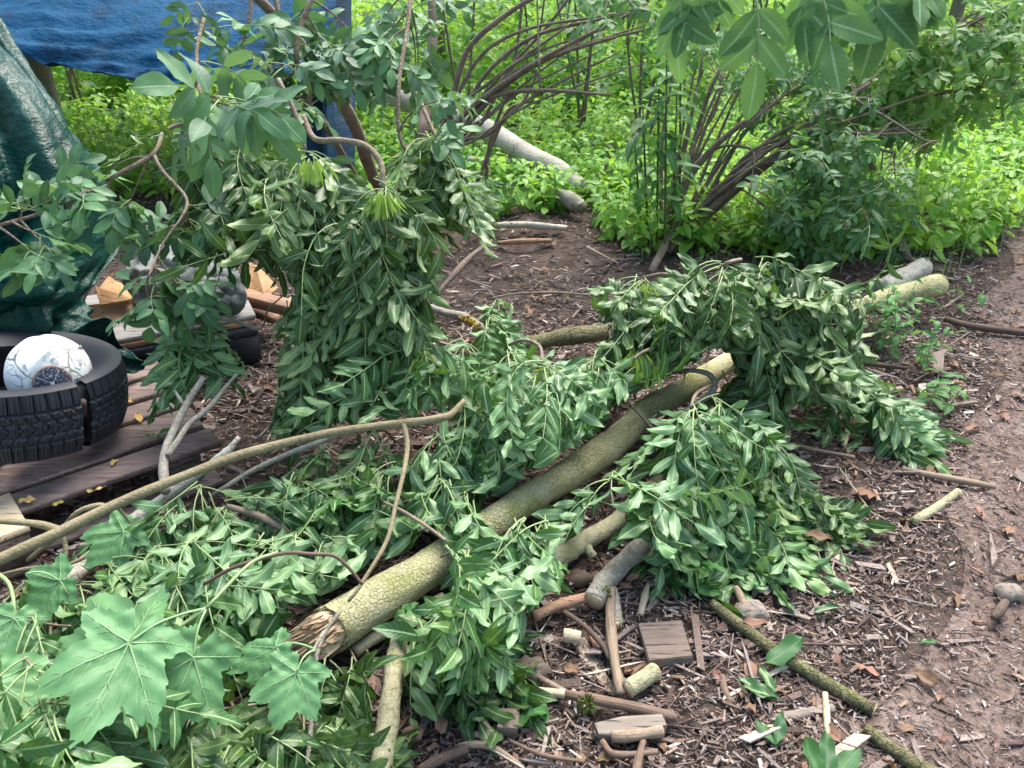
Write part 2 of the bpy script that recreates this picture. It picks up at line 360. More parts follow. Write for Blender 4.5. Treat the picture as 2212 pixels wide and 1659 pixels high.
M['pale_bark'] = bark_mat('pale_tree_bark', [(.36, (.13, .11, .09)), (.46, (.40, .36, .30)), (.7, (.58, .54, .48))], 6, (.25, .28, .12), .25, .6, fine=45)
M['brown_bark'] = bark_mat('brown_stem_bark', [(.3, (.085, .065, .048)), (.5, (.19, .145, .11)), (.7, (.31, .25, .195))], 16, bump=.8)
M['tree_bark'] = bark_mat('tree_bark', [(.3, (.09, .08, .06)), (.5, (.2, .175, .14)), (.7, (.33, .3, .25))], 5, (.14, .16, .06), .4, 1.0, (1, 1, .25))
M['dead_wood'] = wood_mat('dead_wood', (0.19, 0.135, 0.095), (0.4, 0.31, 0.23), 1, .85, 9, .3, along=True)
M['dark_wood'] = wood_mat('dark_dead_wood', (0.06, 0.042, 0.034), (0.17, 0.12, 0.095), 0, .85, 9, .4, along=True)
M['red_wood'] = wood_mat('reddish_dead_wood', (0.11, 0.068, 0.05), (0.25, 0.175, 0.135), 0, .8, 9, .3, along=True)
M['pale_wood'] = wood_mat('pale_split_wood', (0.4, 0.31, 0.21), (0.62, 0.53, 0.4), 1, .8, 9, .12, along=True)
M['fresh_wood'] = wood_mat('freshly_broken_wood', (.58, .37, .23), (.74, .57, .39), 0, .8, 25, .15, (.20, .10, .05))
M['pallet'] = wood_mat('pallet_board', (.145, .10, .095), (.245, .185, .175), 0, .75, 5, .5, (.06, .042, .04))
M['block_wood'] = wood_mat('block_wood', (.13, .095, .08), (.22, .17, .145), 0, .85, 9, .3)
M['grey_stone'] = wood_mat('grey_weathered_wood', (.20, .165, .14), (.29, .25, .215), 0, .9, 8, .3)
M['new_plank'] = wood_mat('new_plank', (.62, .48, .33), (.72, .59, .43), 0, .7, 9, .12, (.35, .24, .15))
M['ply'] = wood_mat('plywood_face', (.40, .22, .10), (.50, .30, .155), 0, .7, 6, .25)
M['beam'] = wood_mat('beam_wood', (.27, .15, .10), (.38, .24, .165), 0, .8, 7, .35)
M['grey_board'] = wood_mat('grey_board', (.20, .19, .185), (.30, .29, .28), 0, .8, 5, .35)
M['blue_board'] = wood_mat('dark_blue_pallet_paint', (.018, .022, .035), (.035, .042, .06), 0, .6, 6, .4)
M['cut_end'] = wood_mat('cut_wood_end', (.42, .31, .18), (.58, .46, .3), 2, .8, 20, .2)
def plain(name, c, rough=.5, spec=.5, **kw):
    m, nt, out = mat(name); b = NB(nt); co = b.n('TexCoord').outputs['Object']; n = b.noise(co, 30, 4)
    b.l(b.bsdf(b.mx(c, tuple(x * .6 for x in c), n), rough, spec, b.bump(n, .15, .003), **kw), out.inputs[0]); return m
M['moss'] = plain('moss', (.10, .16, .02), .9, .2)
M['lichen'] = plain('yellow_lichen', (.42, .30, .03), .9, .2)
M['grey_lichen'] = plain('grey_lichen', (.36, .44, .42), .9, .2)
M['fluff'] = plain('seed_fluff', (.55, .55, .57), .95, .1)
M['stamp'] = plain('burnt_stamp', (.02, .014, .012), .9, .2)
M['yellow_leaf'] = leaf_mat('yellow_dead_leaf', (.60, .44, .15), (.62, .48, .22), (.5, .36, .12), (.5, .35, .08), .25, .6, .3, .6)
M['brown_leaf'] = leaf_mat('brown_dead_leaf', (.22, .13, .085), (.28, .18, .13), (.14, .08, .05), (.3, .15, .05), .15, .7, .3, .6)
def tarp_mat(name, c, dark, rough, weave, stain, spec=.3, crk=.22):
    m, nt, out = mat(name); b = NB(nt); co = b.n('TexCoord').outputs['Object']; uv = b.n('UVMap').outputs[0]
    wv = b.n('TexWave', wave_type='BANDS', bands_direction='X'); b.l(uv, wv.inputs[0]); wv.inputs['Scale'].default_value = weave
    wv2 = b.n('TexWave', wave_type='BANDS', bands_direction='Y'); b.l(uv, wv2.inputs[0]); wv2.inputs['Scale'].default_value = weave
    h = b.ma('ADD', wv.outputs['Fac'], wv2.outputs['Fac']); cr = b.noise(b.scale(co, (1, 1, 2.2)), 14, 5, .62); fine = b.noise(co, 60, 3)
    cc = b.mx(c, dark, b.ss(b.noise(co, 5, 4), .4, .7)); cc = b.mx(cc, (.02, .02, .018), b.ma('MULTIPLY', b.ss(b.noise(b.scale(co, (3, 3, 9)), 5, 4, .65), .62, .68), stain))
    n1 = b.bump(cr, crk, .03); bp = b.n('Bump'); bp.inputs['Strength'].default_value = .10; bp.inputs['Distance'].default_value = .004; b.l(b.ma('ADD', h, b.ma('MULTIPLY', fine, 2.0)), bp.inputs['Height']); b.l(n1, bp.inputs['Normal'])
    b.l(b.bsdf(cc, b.ma('MULTIPLY_ADD', fine, .25, rough - .1), spec, bp.outputs[0]), out.inputs[0]); return m
M['green_tarp'] = tarp_mat('green_tarpaulin', (.0008, .038, .029), (.0005, .020, .017), .24, 120, .15, .22, .5)
M['blue_tarp'] = tarp_mat('blue_tarpaulin', (.0015, .064, .15), (.001, .034, .085), .65, 150, .75, .15, .7)
M['dark_blue_tarp'] = tarp_mat('dark_blue_tarpaulin', (.006, .045, .095), (.004, .028, .055), .5, 150, .4)
M['grey_cloth'] = tarp_mat('grey_cloth', (.14, .155, .15), (.09, .10, .10), .75, 200, .1)
M['rubber'] = plain('tyre_rubber', (.028, .030, .042), .55, .45)
# soil
m_, nt_, out_ = mat('woodland_soil'); b = NB(nt_); co = b.n('TexCoord').outputs['Object']
a = b.noise(co, 7, 6, .7); f_ = b.noise(co, 60, 5, .7); vo = b.n('TexVoronoi'); b.l(b.scale(co, (60, 110, 60)), vo.inputs[0])
c = b.ramp(b.ma('ADD', b.ma('MULTIPLY', a, .5), b.ma('MULTIPLY', f_, .5)), [(.32, (.04, .028, .024)), (.5, (.115, .082, .07)), (.66, (.22, .17, .15))])
c = b.mx(c, vo.outputs['Color'], .12, 'SOFT_LIGHT'); b.l(b.bsdf(c, .95, .2, b.bump(b.ma('ADD', f_, vo.outputs['Distance']), .8, .01)), out_.inputs[0]); M['soil'] = m_
m_, nt_, out_ = mat('trodden_path_soil'); b = NB(nt_); co = b.n('TexCoord').outputs['Object']
a = b.noise(co, 5, 6, .7); f_ = b.noise(co, 75, 5, .7)
c = b.ramp(b.ma('ADD', b.ma('MULTIPLY', a, .5), b.ma('MULTIPLY', f_, .5)), [(.34, (.06, .041, .036)), (.5, (.14, .10, .087)), (.66, (.25, .195, .175))])
b.l(b.bsdf(c, .95, .2, b.bump(f_, .6, .008)), out_.inputs[0]); M['path'] = m_
# wood chips coloured piece by piece
m_, nt_, out_ = mat('wood_chips'); b = NB(nt_); tn = b.n('Attribute', attribute_name='tint').outputs['Fac']; co = b.n('TexCoord').outputs['Object']
c = b.ramp(tn, [(0, (.06, .042, .037)), (.22, (.125, .085, .072)), (.45, (.21, .15, .13)), (.64, (.235, .195, .185)), (.80, (.32, .25, .225)), (.89, (.25, .145, .10)), (.95, (.45, .36, .29)), (1, (.60, .53, .47))])
g = b.noise(co, 160, 3); c = b.mx(c, b.mx((0, 0, 0), c, .55), b.ss(g, .4, .7)); b.l(b.bsdf(c, .85, .3, b.bump(g, .5, .002)), out_.inputs[0]); M['chips'] = m_

# ------------------------------------------------------------------ setting: ground, path
def gz(x, y): return .012 * np.sin(x * 5.1 + 1.3) * np.sin(y * 4.3) + .008 * np.sin(x * 11 + y * 7) - .012
def sheet(xs, ys, zf):
    X, Y = np.meshgrid(xs, ys); n, k = X.shape; i, j = np.meshgrid(np.arange(n - 1), np.arange(k - 1), indexing='ij'); a = i * k + j
    return np.stack([X, Y, zf(X, Y)], -1), np.stack([a, a + 1, a + k + 1, a + k], -1).reshape(-1, 4)
mb = MB(); far = np.array([8, 11, 15, 22, 40, 80, 160.])
xs = np.r_[-far[::-1], np.linspace(-6, 6, 200), far]; ys = np.r_[[-160, -60, -20, -6, -2], np.linspace(-.5, 9, 180), np.array([10.5, 12.5, 15, 20, 30, 60, 160])]
v, f = sheet(xs, ys, gz); mb.add(v, f); tag(mb.build('ground', M['soil'], base=(0, 0, 0)), kind='structure')
def path_left(y): return np.interp(y, [-3, 0, 1, 1.64, 2.35, 3.1, 3.95, 5.5, 7, 9, 12], [.3, .4, .72, 1.2, 1.66, 2.12, 2.62, 3.9, 5.4, 7.8, 12])
mb = MB(); yy = np.r_[np.linspace(-3, 9, 160)]; tt = np.linspace(0, 1, 24)
Y = np.repeat(yy[:, None], 24, 1); X = path_left(yy)[:, None] + .1 * np.sin(yy * 5.3)[:, None] + tt[None] * 1.9
i, j = np.meshgrid(np.arange(159), np.arange(23), indexing='ij'); a = i * 24 + j
mb.add(np.stack([X, Y, gz(X, Y) + .004], -1), np.stack([a, a + 1, a + 25, a + 24], -1).reshape(-1, 4)); tag(mb.build('path', M['path'], base=(0, 0, 0)), kind='structure')

# wood chips and leaf litter: ground cover
def chip_cloud(n, ylo, yhi, lmin, lmax, zmax, wf=1.0, path_only=False):
    """random pieces inside the seen wedge (a little beyond it)"""
    y = ylo + (yhi - ylo) * rng.random(n) ** 1.15; x = (rng.random(n) - .5) * 2 * (.5 + .82 * y)
    if path_only: x = path_left(y) + rng.uniform(-.25, 1.6, n)
    onpath = x > path_left(y); keep = np.ones(n, bool) if path_only else ~(onpath & (rng.random(n) < np.clip(.45 * (x - path_left(y)), 0, .5))); x, y, onpath = x[keep], y[keep], onpath[keep]; n = len(x)
    L = rng.gamma(2.2, .4, n).clip(.25, 3) * (lmin + lmax) * .5; L = np.where(onpath, L * .6, L).clip(lmin * .4, lmax * 1.8); Wc = L * rng.uniform(.08, .36, n) * wf; H = np.minimum(Wc * .5, .004)
    az = rng.normal(.2, 1.0, n); el = rng.normal(0, .10, n); ro = rng.normal(0, .3, n)
    d = np.stack([np.cos(az) * np.cos(el), np.sin(az) * np.cos(el), np.sin(el)], -1); s = unit(np.cross([0, 0, 1.], d)); nn = np.cross(d, s)
    s2 = s * np.cos(ro)[:, None] + nn * np.sin(ro)[:, None]; nn = np.cross(d, s2)
    o = np.stack([x, y, gz(x, y) + .004 + rng.random(n) * zmax], -1)
    cs = []
    tp = rng.uniform(.3, 1, (n, 2)); sk = rng.normal(0, .25, (n, 2))
    for zz in (0, 1):
        for a_, b_, q in ((-.5, -.5, 0), (.5, -.5, 1), (.5, .5, 1), (-.5, .5, 0)):
            cs.append(o + d * ((a_ + sk[:, :1][:, 0] * b_ * .6)[:, None] * L[:, None]) + s2 * (b_ * Wc * tp[:, q])[:, None] + nn * (zz * H)[:, None])
    V = np.stack(cs, 1); fq = np.array([[4, 5, 6, 7], [0, 1, 5, 4], [1, 2, 6, 5], [2, 3, 7, 6], [3, 0, 4, 7]])
    return V.reshape(-1, 3), (fq[None] + (np.arange(n) * 8)[:, None, None]).reshape(-1, 4), np.repeat(rng.random(n) ** 1.15, 8)
mb = MB()
for args in ((95000, .75, 3.4, .006, .022, .010), (7000, .75, 3.2, .018, .045, .012), (50000, 2.4, 6.8, .012, .036, .016), (650, .75, 3.5, .05, .10, .016), (38000, .75, 4.6, .006, .020, .006, 1.0, True), (1500, .75, 3.5, .05, .13, .02, .16), (500, 2.4, 6, .08, .2, .03, .14), (260, .75, 3.6, .035, .075, .016, 1.6)):
    v, f, t = chip_cloud(*args); mb.add(v, f, None, t)
tag(mb.build('wood_chips', M['chips'], base=(0, 0, 0), smooth=False), kind='stuff')
mb = MB(); n = 700; y = .9 + 5.2 * rng.random(n) ** 1.2; x = (rng.random(n) - .5) * 2 * (.4 + .75 * y); az = rng.uniform(0, 6.28, n)
leaves(mb, np.stack([x, y, gz(x, y) + .016], -1), np.stack([np.cos(az), np.sin(az), rng.normal(.1, .15, n)], -1), np.stack([rng.normal(0, .3, n), rng.normal(0, .3, n), np.ones(n)], -1), rng.uniform(.025, .07, n), rng.uniform(.015, .04, n), 'elder', 5, 2, .6, .4, .4, .12)
tag(mb.build('leaf_litter', M['brown_leaf'], base=(0, 0, 0)), kind='stuff')
mb = MB(); n = 2600; y = .9 + 4.5 * rng.random(n) ** 1.1; x = (rng.random(n) - .5) * 2 * (.3 + .72 * y); r = rng.gamma(2, .0009, n).clip(.0008, .005)
ico = np.array([[1, 0, 0], [-1, 0, 0], [0, 1, 0], [0, -1, 0], [0, 0, 1], [0, 0, -1]], float); fi = np.array([[0, 2, 4], [2, 1, 4], [1, 3, 4], [3, 0, 4], [2, 0, 5], [1, 2, 5], [3, 1, 5], [0, 3, 5]])
V = np.stack([x, y, gz(x, y) + .018], -1)[:, None] + ico[None] * r[:, None, None] * rng.uniform(.5, 1.5, (n, 6, 1)) * np.array([1.2, 1.2, .6])
mb.add(V, (fi[None] + (np.arange(n) * 6)[:, None, None]).reshape(-1, 3)); tag(mb.build('seed_fluff', M['fluff'], base=(0, 0, 0)), kind='stuff')

# ------------------------------------------------------------------ undergrowth beyond the clearing
def poly_px(pts): return np.array([P(u, v)[:2] for u, v in pts])
CLEAR = poly_px([(-900, 1655), (-900, 430), (300, 440), (620, 490), (800, 500), (1010, 480), (1290, 455), (1340, 575), (1600, 590), (1950, 640), (2075, 600), (2140, 555), (2235, 480), (2700, 470), (3300, 1655)])
def inside(x, y, poly):
    r = np.zeros(len(x), bool); n = len(poly)
    for i in range(n):
        x1, y1 = poly[i]; x2, y2 = poly[(i + 1) % n]
        c = (y1 > y) != (y2 > y); r ^= c & (x < (x2 - x1) * (y - y1) / (y2 - y1 + 1e-12) + x1)
    return r
def herbs(n, ylo, yhi, hlo, hhi, lev, llo, lhi, wedge=(1.2, .95)):
    y = ylo + (yhi - ylo) * rng.random(n) ** 1.25; x = (rng.random(n) - .5) * 2 * (wedge[0] + wedge[1] * y)
    k = ~inside(x, y, CLEAR) & ~((x > path_left(y)) & (x < path_left(y) + 1.9)); x, y = x[k], y[k]; n = len(x); h = rng.uniform(hlo, hhi, n)
    patch = np.sin(x * 1.3 + 2) * np.sin(y * .9) * .5 + .5; h = h * (.65 + .6 * patch)
    tp = rng.normal(.45 + .2 * patch, .14)
    lean = rng.normal(0, .12, (n, 2)); mb = MB(); O = []; D = []; L = []; T = []
    for q in range(lev):
        fr = (q + 1) / lev; z = h * fr ** .8; az0 = rng.uniform(0, 6.28, n) 
        for s_ in range(3 if q == lev - 1 else 2):
            az = az0 + s_ * (2.1 if q == lev - 1 else 3.14) + rng.normal(0, .25, n); sz = rng.uniform(llo, lhi, n) * (1.1 - .5 * fr)
            O.append(np.stack([x + lean[:, 0] * z + np.cos(az) * .02, y + lean[:, 1] * z + np.sin(az) * .02, gz(x, y) + z], -1))
            D.append(np.stack([np.cos(az), np.sin(az), rng.normal(-.12, .3, n)], -1)); L.append(sz); T.append(np.clip(tp + rng.normal(0, .08, n), 0, 1))
    O, D, L, T = np.vstack(O), np.vstack(D), np.concatenate(L), np.concatenate(T)
    leaves(mb, O, D, np.array([0, 0, 1.]) + rng.normal(0, .25, O.shape), L, L * rng.uniform(.45, .7, len(L)), 'nettle', 4, 2, .5, .25, .12, .05, tint=T)
    # stems: three sided, one batch
    p0 = np.stack([x, y, gz(x, y)], -1); p1 = np.stack([x + lean[:, 0] * h, y + lean[:, 1] * h, h], -1); r = .003
    off = np.array([[1, 0, 0], [-.5, .87, 0], [-.5, -.87, 0]]) * r
    V = np.concatenate([p0[:, None] + off, p1[:, None] + off * .6], 1); fq = np.array([[0, 1, 4, 3], [1, 2, 5, 4], [2, 0, 3, 5]])
    mb.add(V, (fq[None] + (np.arange(n) * 6)[:, None, None]).reshape(-1, 4), None, .3, 1)
    return mb
tag(herbs(5200, 4.0, 9.5, .12, .40, 5, .07, .14).build('undergrowth', [M['herb'], M['rachis']], base=(0, 0, 0)), kind='stuff')
tag(herbs(6500, 8.0, 30, .35, 1.0, 6, .12, .24).build('far_undergrowth', [M['herb'], M['rachis']], base=(0, 0, 0)), kind='stuff')
mb = herbs(700, 3.2, 6.0, .05, .16, 2, .03, .06); tag(mb.build('seedlings', [M['nettle'], M['rachis']], base=(0, 0, 0)), kind='stuff')
# scattered wood beyond: shrubs that read as one mass
mb = MB(); n = 26000; y = 13 + 20 * rng.random(n); x = (rng.random(n) - .5) * 2 * (2 + 1.1 * y); z = 5.5 * rng.random(n) ** 1.4
keep = (np.sin(x * .9 + y * .4) + np.sin(y * .8 - x * .3) + rng.normal(0, .5, n)) > -.35; x, y, z = x[keep], y[keep], z[keep]; n = len(x); az = rng.uniform(0, 6.28, n)
leaves(mb, np.stack([x, y, z], -1), np.stack([np.cos(az), np.sin(az), rng.normal(-.2, .4, n)], -1), np.stack([rng.normal(0, .4, n), rng.normal(-.3, .4, n), np.ones(n)], -1), rng.uniform(.1, .26, n), rng.uniform(.06, .16, n), 'elder', 3, 2, .4, .2, .1, 0)
tag(mb.build('far_wood', M['herb'], base=(0, 0, 0)), kind='stuff')

mb = MB(); n = 9000; az = rng.uniform(0, 6.28, n); rr = rng.uniform(13, 24, n); x = rr * np.sin(az); y = rr * np.cos(az); z = 13 * rng.random(n); keep = ~((y > 4) & (np.abs(x) < 1.1 * y) & (z < 3.5)); x, y, z = x[keep], y[keep], z[keep]; n = len(x); az = rng.uniform(0, 6.28, n)
leaves(mb, np.stack([x, y, z], -1), np.stack([np.cos(az), np.sin(az), rng.normal(-.2, .4, n)], -1), np.stack([rng.normal(0, .5, n), rng.normal(0, .5, n), np.ones(n)], -1), rng.uniform(.4, .9, n), rng.uniform(.25, .6, n), 'elder', 3, 2, .4, .2, .1, 0)
tag(mb.build('surrounding_wood', M['elder'], base=(0, 0, 0)), kind='stuff')

# ------------------------------------------------------------------ generic sticks and branches
def px_line(pts):
    """[(u, v, h, width_px)] -> points, radii"""
    q = [P(u, v, h) for u, v, h, w in pts]; return np.array(q), np.array([rad(w, p) for (u, v, h, w), p in zip(pts, q)])
def stick(name, label, cat, pts, m, group=None, lump=.12, seg=10, twigs=(), ends=None, twig_m=None):
    p, r = px_line(pts); mb = MB(); tube(mb, p, r, seg, 5, lump=lump)
    for tw in twigs:
        q, s = px_line(tw); tube(mb, q, s, 7, 5, lump=lump)
    base = np.array([p[:, 0].mean(), p[:, 1].mean(), 0])
    if ends:
        t = thing(name, label, cat, base, group); mb.build('stem', M[m], t)
        for e in ends:
            c, d, rr = (p[0], unit(p[0] - p[1]), r[0]) if e == 0 else (p[-1], unit(p[-1] - p[-2]), r[-1])
            k = MB(); tube(k, [c - d * .002, c + d * .0025], [rr * .97, rr * .93], 14, 1, raw=True, lump=.03); k.build('cut_end', M['cut_end'], t)
        return t
    return tag(mb.build(name, M[m], base=base), label, cat, group)
# ------------------------------------------------------------------ tarpaulins
def cr1(a, t):
    n = len(a); i = np.clip(np.floor(t).astype(int), 0, n - 2); f = (t - i).reshape(-1, *([1] * (a.ndim - 1)))
    g = lambda k: a[np.clip(k, 0, n - 1)]
    p0, p1, p2, p3 = g(i - 1), g(i), g(i + 1), g(i + 2)
    return .5 * (2 * p1 + (p2 - p0) * f + (2 * p0 - 5 * p1 + 4 * p2 - p3) * f ** 2 + (3 * p1 - p0 - 3 * p2 + p3) * f ** 3)
def cloth(grid, nr, nc, disp):
    """grid of (u, v, h) control points -> fine sheet, pushed along its normal by disp(s, t, p)"""
    G = np.array([[P(*c) for c in row] for row in grid]); r, c = G.shape[:2]
    A = cr1(G, np.linspace(0, r - 1, nr)); A = np.swapaxes(cr1(np.swapaxes(A, 0, 1), np.linspace(0, c - 1, nc)), 0, 1)
    N = unit(np.cross(np.gradient(A, axis=1), np.gradient(A, axis=0))); 
    if (N[nr // 2, nc // 2] @ (C0 - A[nr // 2, nc // 2])) < 0: N = -N
    D = np.array([[disp(i / (nr - 1), j / (nc - 1), A[i, j]) for j in range(nc)] for i in range(nr)])
    A = A + N * D[..., None]
    i, j = np.meshgrid(np.arange(nr - 1), np.arange(nc - 1), indexing='ij'); a = i * nc + j
    t, s = np.meshgrid(np.linspace(0, 1, nc), np.linspace(0, 1, nr))
    return A, np.stack([a, a + 1, a + nc + 1, a + nc], -1).reshape(-1, 4), np.stack([t, s], -1)
def ns(p, k, q=0.0): return mnoise.noise(Vector((p[0] * k + q, p[1] * k - q, p[2] * k + 3.1)))
def tri(x): x = x % 1; return 4 * abs(x - .5) - 1
def ridge(x): return 1 - abs(x) * 2
def solid(o, t=.003):
    md = o.modifiers.new('thickness', 'SOLIDIFY'); md.thickness = t; return o
def d_blue(s, t, p):
    return .045 * math.sin(9 * t + 5 * s + 1) * (1 - s * .5) + .06 * ns((t * 3, s * 7 + t * 4, 0), 1) + .03 * ridge(ns((t * 4, s * 14 + t * 9, 0), 1, 4)) + .012 * tri(s * 9 + t * 6 + ns((t * 3, s * 3, 0), 1)) + .006 * ns((t * 30, s * 40, 0), 1)
g = [[(-420, -330, -6.3), (-60, -320, -6.2), (230, -320, -6.1), (520, -320, -6.0), (800, -330, -6.0)],
     [(-400, -160, -5.5), (-60, -150, -5.4), (230, -140, -5.3), (500, -140, -5.2), (770, -160, -5.2)],
     [(-380, -20, -4.7), (-50, 20, -4.6), (220, 40, -4.5), (480, 40, -4.4), (735, -10, -4.5)],
     [(-360, 40, -4.3), (-30, 100, -4.25), (205, 160, -4.2), (430, 190, -4.15), (700, 170, -4.3)]]
v, f, uv = cloth(g, 60, 110, d_blue); mb = MB(); mb.add(v, f, uv)
tag(solid(mb.build('blue_tarpaulin', M['blue_tarp'])), 'stained blue tarpaulin sagging like a roof above the green sheet', 'tarpaulin')
def d_strip(s, t, p): return .05 * math.sin(t * 14 + s * 2) + .03 * ns((t * 4, s * 3, 0), 1, 2)
g = [[(655, -60, -4.9), (690, -60, -4.75), (722, -60, -4.8), (748, -60, -4.95)], [(662, 120, -4.85), (692, 120, -4.7), (725, 120, -4.75), (748, 120, -4.9)],
     [(672, 260, -4.8), (700, 265, -4.7), (728, 265, -4.7), (750, 262, -4.85)], [(684, 385, -4.8), (706, 392, -4.7), (730, 385, -4.7), (752, 376, -4.85)]]
v, f, uv = cloth(g, 60, 30, d_strip); mb = MB(); mb.add(v, f, uv)
tag(solid(mb.build('hanging_tarpaulin', M['dark_blue_tarp'])), 'narrow dark blue sheet hanging straight down behind the brown elder stem', 'tarpaulin')
def d_green(s, t, p):
    a = t * 1.0 - s * .42
    wrp = .55 * ns((a * 2.2, s * 2.4, .3), 1) ; up_ = max(0, 1 - s * 1.25)
    fan = (.075 * tri(a * 4.6 + wrp) + .030 * tri(a * 11 + 2 * wrp + .3)) * up_ + .05 * ridge(ns((a * 5.0, s * 2.6, 1.7), 1, 1.3))
    fan += .045 * tri(s * 8.5 + .9 * ns((t * 3, s * 2, 5), 1) + t * 1.2) * min(1, max(0, (s - .52) * 5))
    cave = -.28 * math.exp(-((t - .60) / .10) ** 2 - ((s - .42) / .09) ** 2)
    low = .075 * ridge(ns((t * 2.6, s * 13, .5), 1, 7)) * min(1, max(0, (s - .5) * 4))
    fan *= 1 - .85 * max(0, min(1, (t - .74) / .2))
    return fan + cave + low + .012 * ridge(ns((t * 11, s * 13, 2), 1, 3)) + .004 * ns((t * 40, s * 50, 0), 1)
g = [[(-620, -60, -3.3), (-420, -40, -3.2), (-240, -10, -3.1), (-130, 20, -3.05), (-40, 40, -3.0), (-12, 62, -3.05)],
     [(-620, 160, -3.1), (-400, 170, -2.9), (-200, 170, -2.75), (-70, 170, -2.75), (40, 150, -2.85), (50, 158, -2.95)],
     [(-620, 340, -2.95), (-400, 340, -2.75), (-190, 330, -2.6), (-40, 310, -2.6), (110, 280, -2.75), (140, 285, -2.95)],
     [(-620, 480, -2.85), (-400, 480, -2.65), (-190, 470, -2.45), (-10, 450, -2.5), (160, 400, -2.7), (222, 395, -2.95)],
     [(-620, 590, -2.8), (-400, 590, -2.6), (-190, 575, -2.4), (0, 560, -2.42), (150, 540, -2.65), (262, 515, -2.95)],
     [(-620, 660, -2.8), (-400, 660, -2.6), (-180, 655, -2.42), (0, 640, -2.42), (100, 645, -2.55), (175, 640, -2.7)],
     [(-620, 740, -2.8), (-400, 725, -2.65), (-180, 715, -2.55), (0, 700, -2.52), (110, 708, -2.6), (205, 716, -2.72)],
     [(-620, 800, -2.8), (-400, 790, -2.7), (-180, 770, -2.68), (20, 755, -2.72), (200, 755, -2.75), (318, 786, -2.76)],
     [(-620, 850, -2.75), (-400, 845, -2.7), (-180, 830, -2.68), (20, 815, -2.70), (190, 815, -2.7), (262, 832, -2.68)]]
v, f, uv = cloth(g, 150, 130, d_green); v[..., 2] = np.maximum(v[..., 2], .155); mb = MB(); mb.add(v, f, uv)
tag(solid(mb.build('green_tarpaulin', M['green_tarp'])), 'crumpled shiny dark green tarpaulin draped behind the tyre', 'tarpaulin')

# ------------------------------------------------------------------ pallets, boards
Z = np.array([0, 0, 1.])
O_ = np.array([-.911, 1.993, 0]); A_ = unit(np.array([-.79, -.61, 0])); B_ = np.array([A_[1], -A_[0], 0])
if B_[1] < 0: B_ = -B_
t = thing('wooden_pallet', 'dark purplish brown weathered pallet that the tyre rests on', 'pallet', O_ + A_ * .6 + B_ * .35)
for off, wd, sh in ((0, .098, 0), (.128, .138, .012), (.292, .098, -.01), (.425, .115, .008), (.575, .12, .0)):
    k = MB(); c = O_ + A_ * (sh - .005) + B_ * off + Z * .121
    for i in range(1): box(k, c, A_ * 1.2, B_ * wd, Z * .023, jit=.0006, t=rng.uniform(.4, .65))
    rot = M['pallet']; o = k.build('deck_board', rot, t)
for i, a in enumerate((.06, .55, 1.03)):
    k = MB(); box(k, O_ + A_ * a + B_ * .008 + Z * .099, A_ * .1, B_ * .68, Z * .020, t=.3); k.build('stringer_board', M['pallet'], t)
    for bb in (.02, .30, .58):
        k = MB(); box(k, O_ + A_ * a + B_ * bb + Z * .022, A_ * .098, B_ * .1, Z * .076, t=.3); k.build('block', M['block_wood'], t)
for bb in (-.03, .29, .6):
    k = MB(); box(k, O_ + A_ * .02 + B_ * bb + Z * .001, A_ * 1.18, B_ * .115, Z * .02, t=.45); k.build('bottom_board', M['pallet'], t)
# pale plank corner with its stamped block
q0 = P(62, 1135, .15); q1 = P(10, 1045, .15); e1 = unit(q1 - q0); e2 = unit(np.array([-e1[1], e1[0], 0])); 
if e2[0] > 0: e2 = -e2
t = thing('stamped_pallet', 'pale new pallet plank over a dark stamped block at the bottom board end', 'pallet', q0)
k = MB(); box(k, q0 - Z * .02, e1 * .19, e2 * .5, Z * .022); k.build('plank', M['new_plank'], t)
k = MB(); box(k, q0 - Z * .118 + e1 * .004 + e2 * .006, e1 * .14, e2 * .15, Z * .096, t=.2); blk = k.build('block', M['block_wood'], t)
k = MB(); box(k, q0 - Z * .148 + e1 * .004 + e2 * .006, e1 * .14, e2 * .5, Z * .027, t=.2); k.build('bottom_board', M['block_wood'], t)
fc = bpy.data.curves.new('stamp', 'FONT'); fc.body = 'ES-17'; fc.size = .042; fc.align_x = 'CENTER'; fc.align_y = 'CENTER'; fc.extrude = .0006
tmp = bpy.data.objects.new('stamp_text', fc); COL.objects.link(tmp); bpy.context.view_layer.update()
fo = bpy.data.objects.new('stamp', bpy.data.meshes.new_from_object(tmp)); COL.objects.link(fo); bpy.data.objects.remove(tmp); fo.data.materials.clear(); fo.data.materials.append(M['stamp']); fo.parent = t
from mathutils import Matrix
xx = -e2; zz = -e1; yy_ = np.cross(zz, xx); ctr = q0 - Z * .07 + e1 * .0025 + e2 * .08 - np.array(t['_w'])
fo.matrix_local = Matrix(((xx[0], yy_[0], zz[0], ctr[0]), (xx[1], yy_[1], zz[1], ctr[1]), (xx[2], yy_[2], zz[2], ctr[2]), (0, 0, 0, 1)))
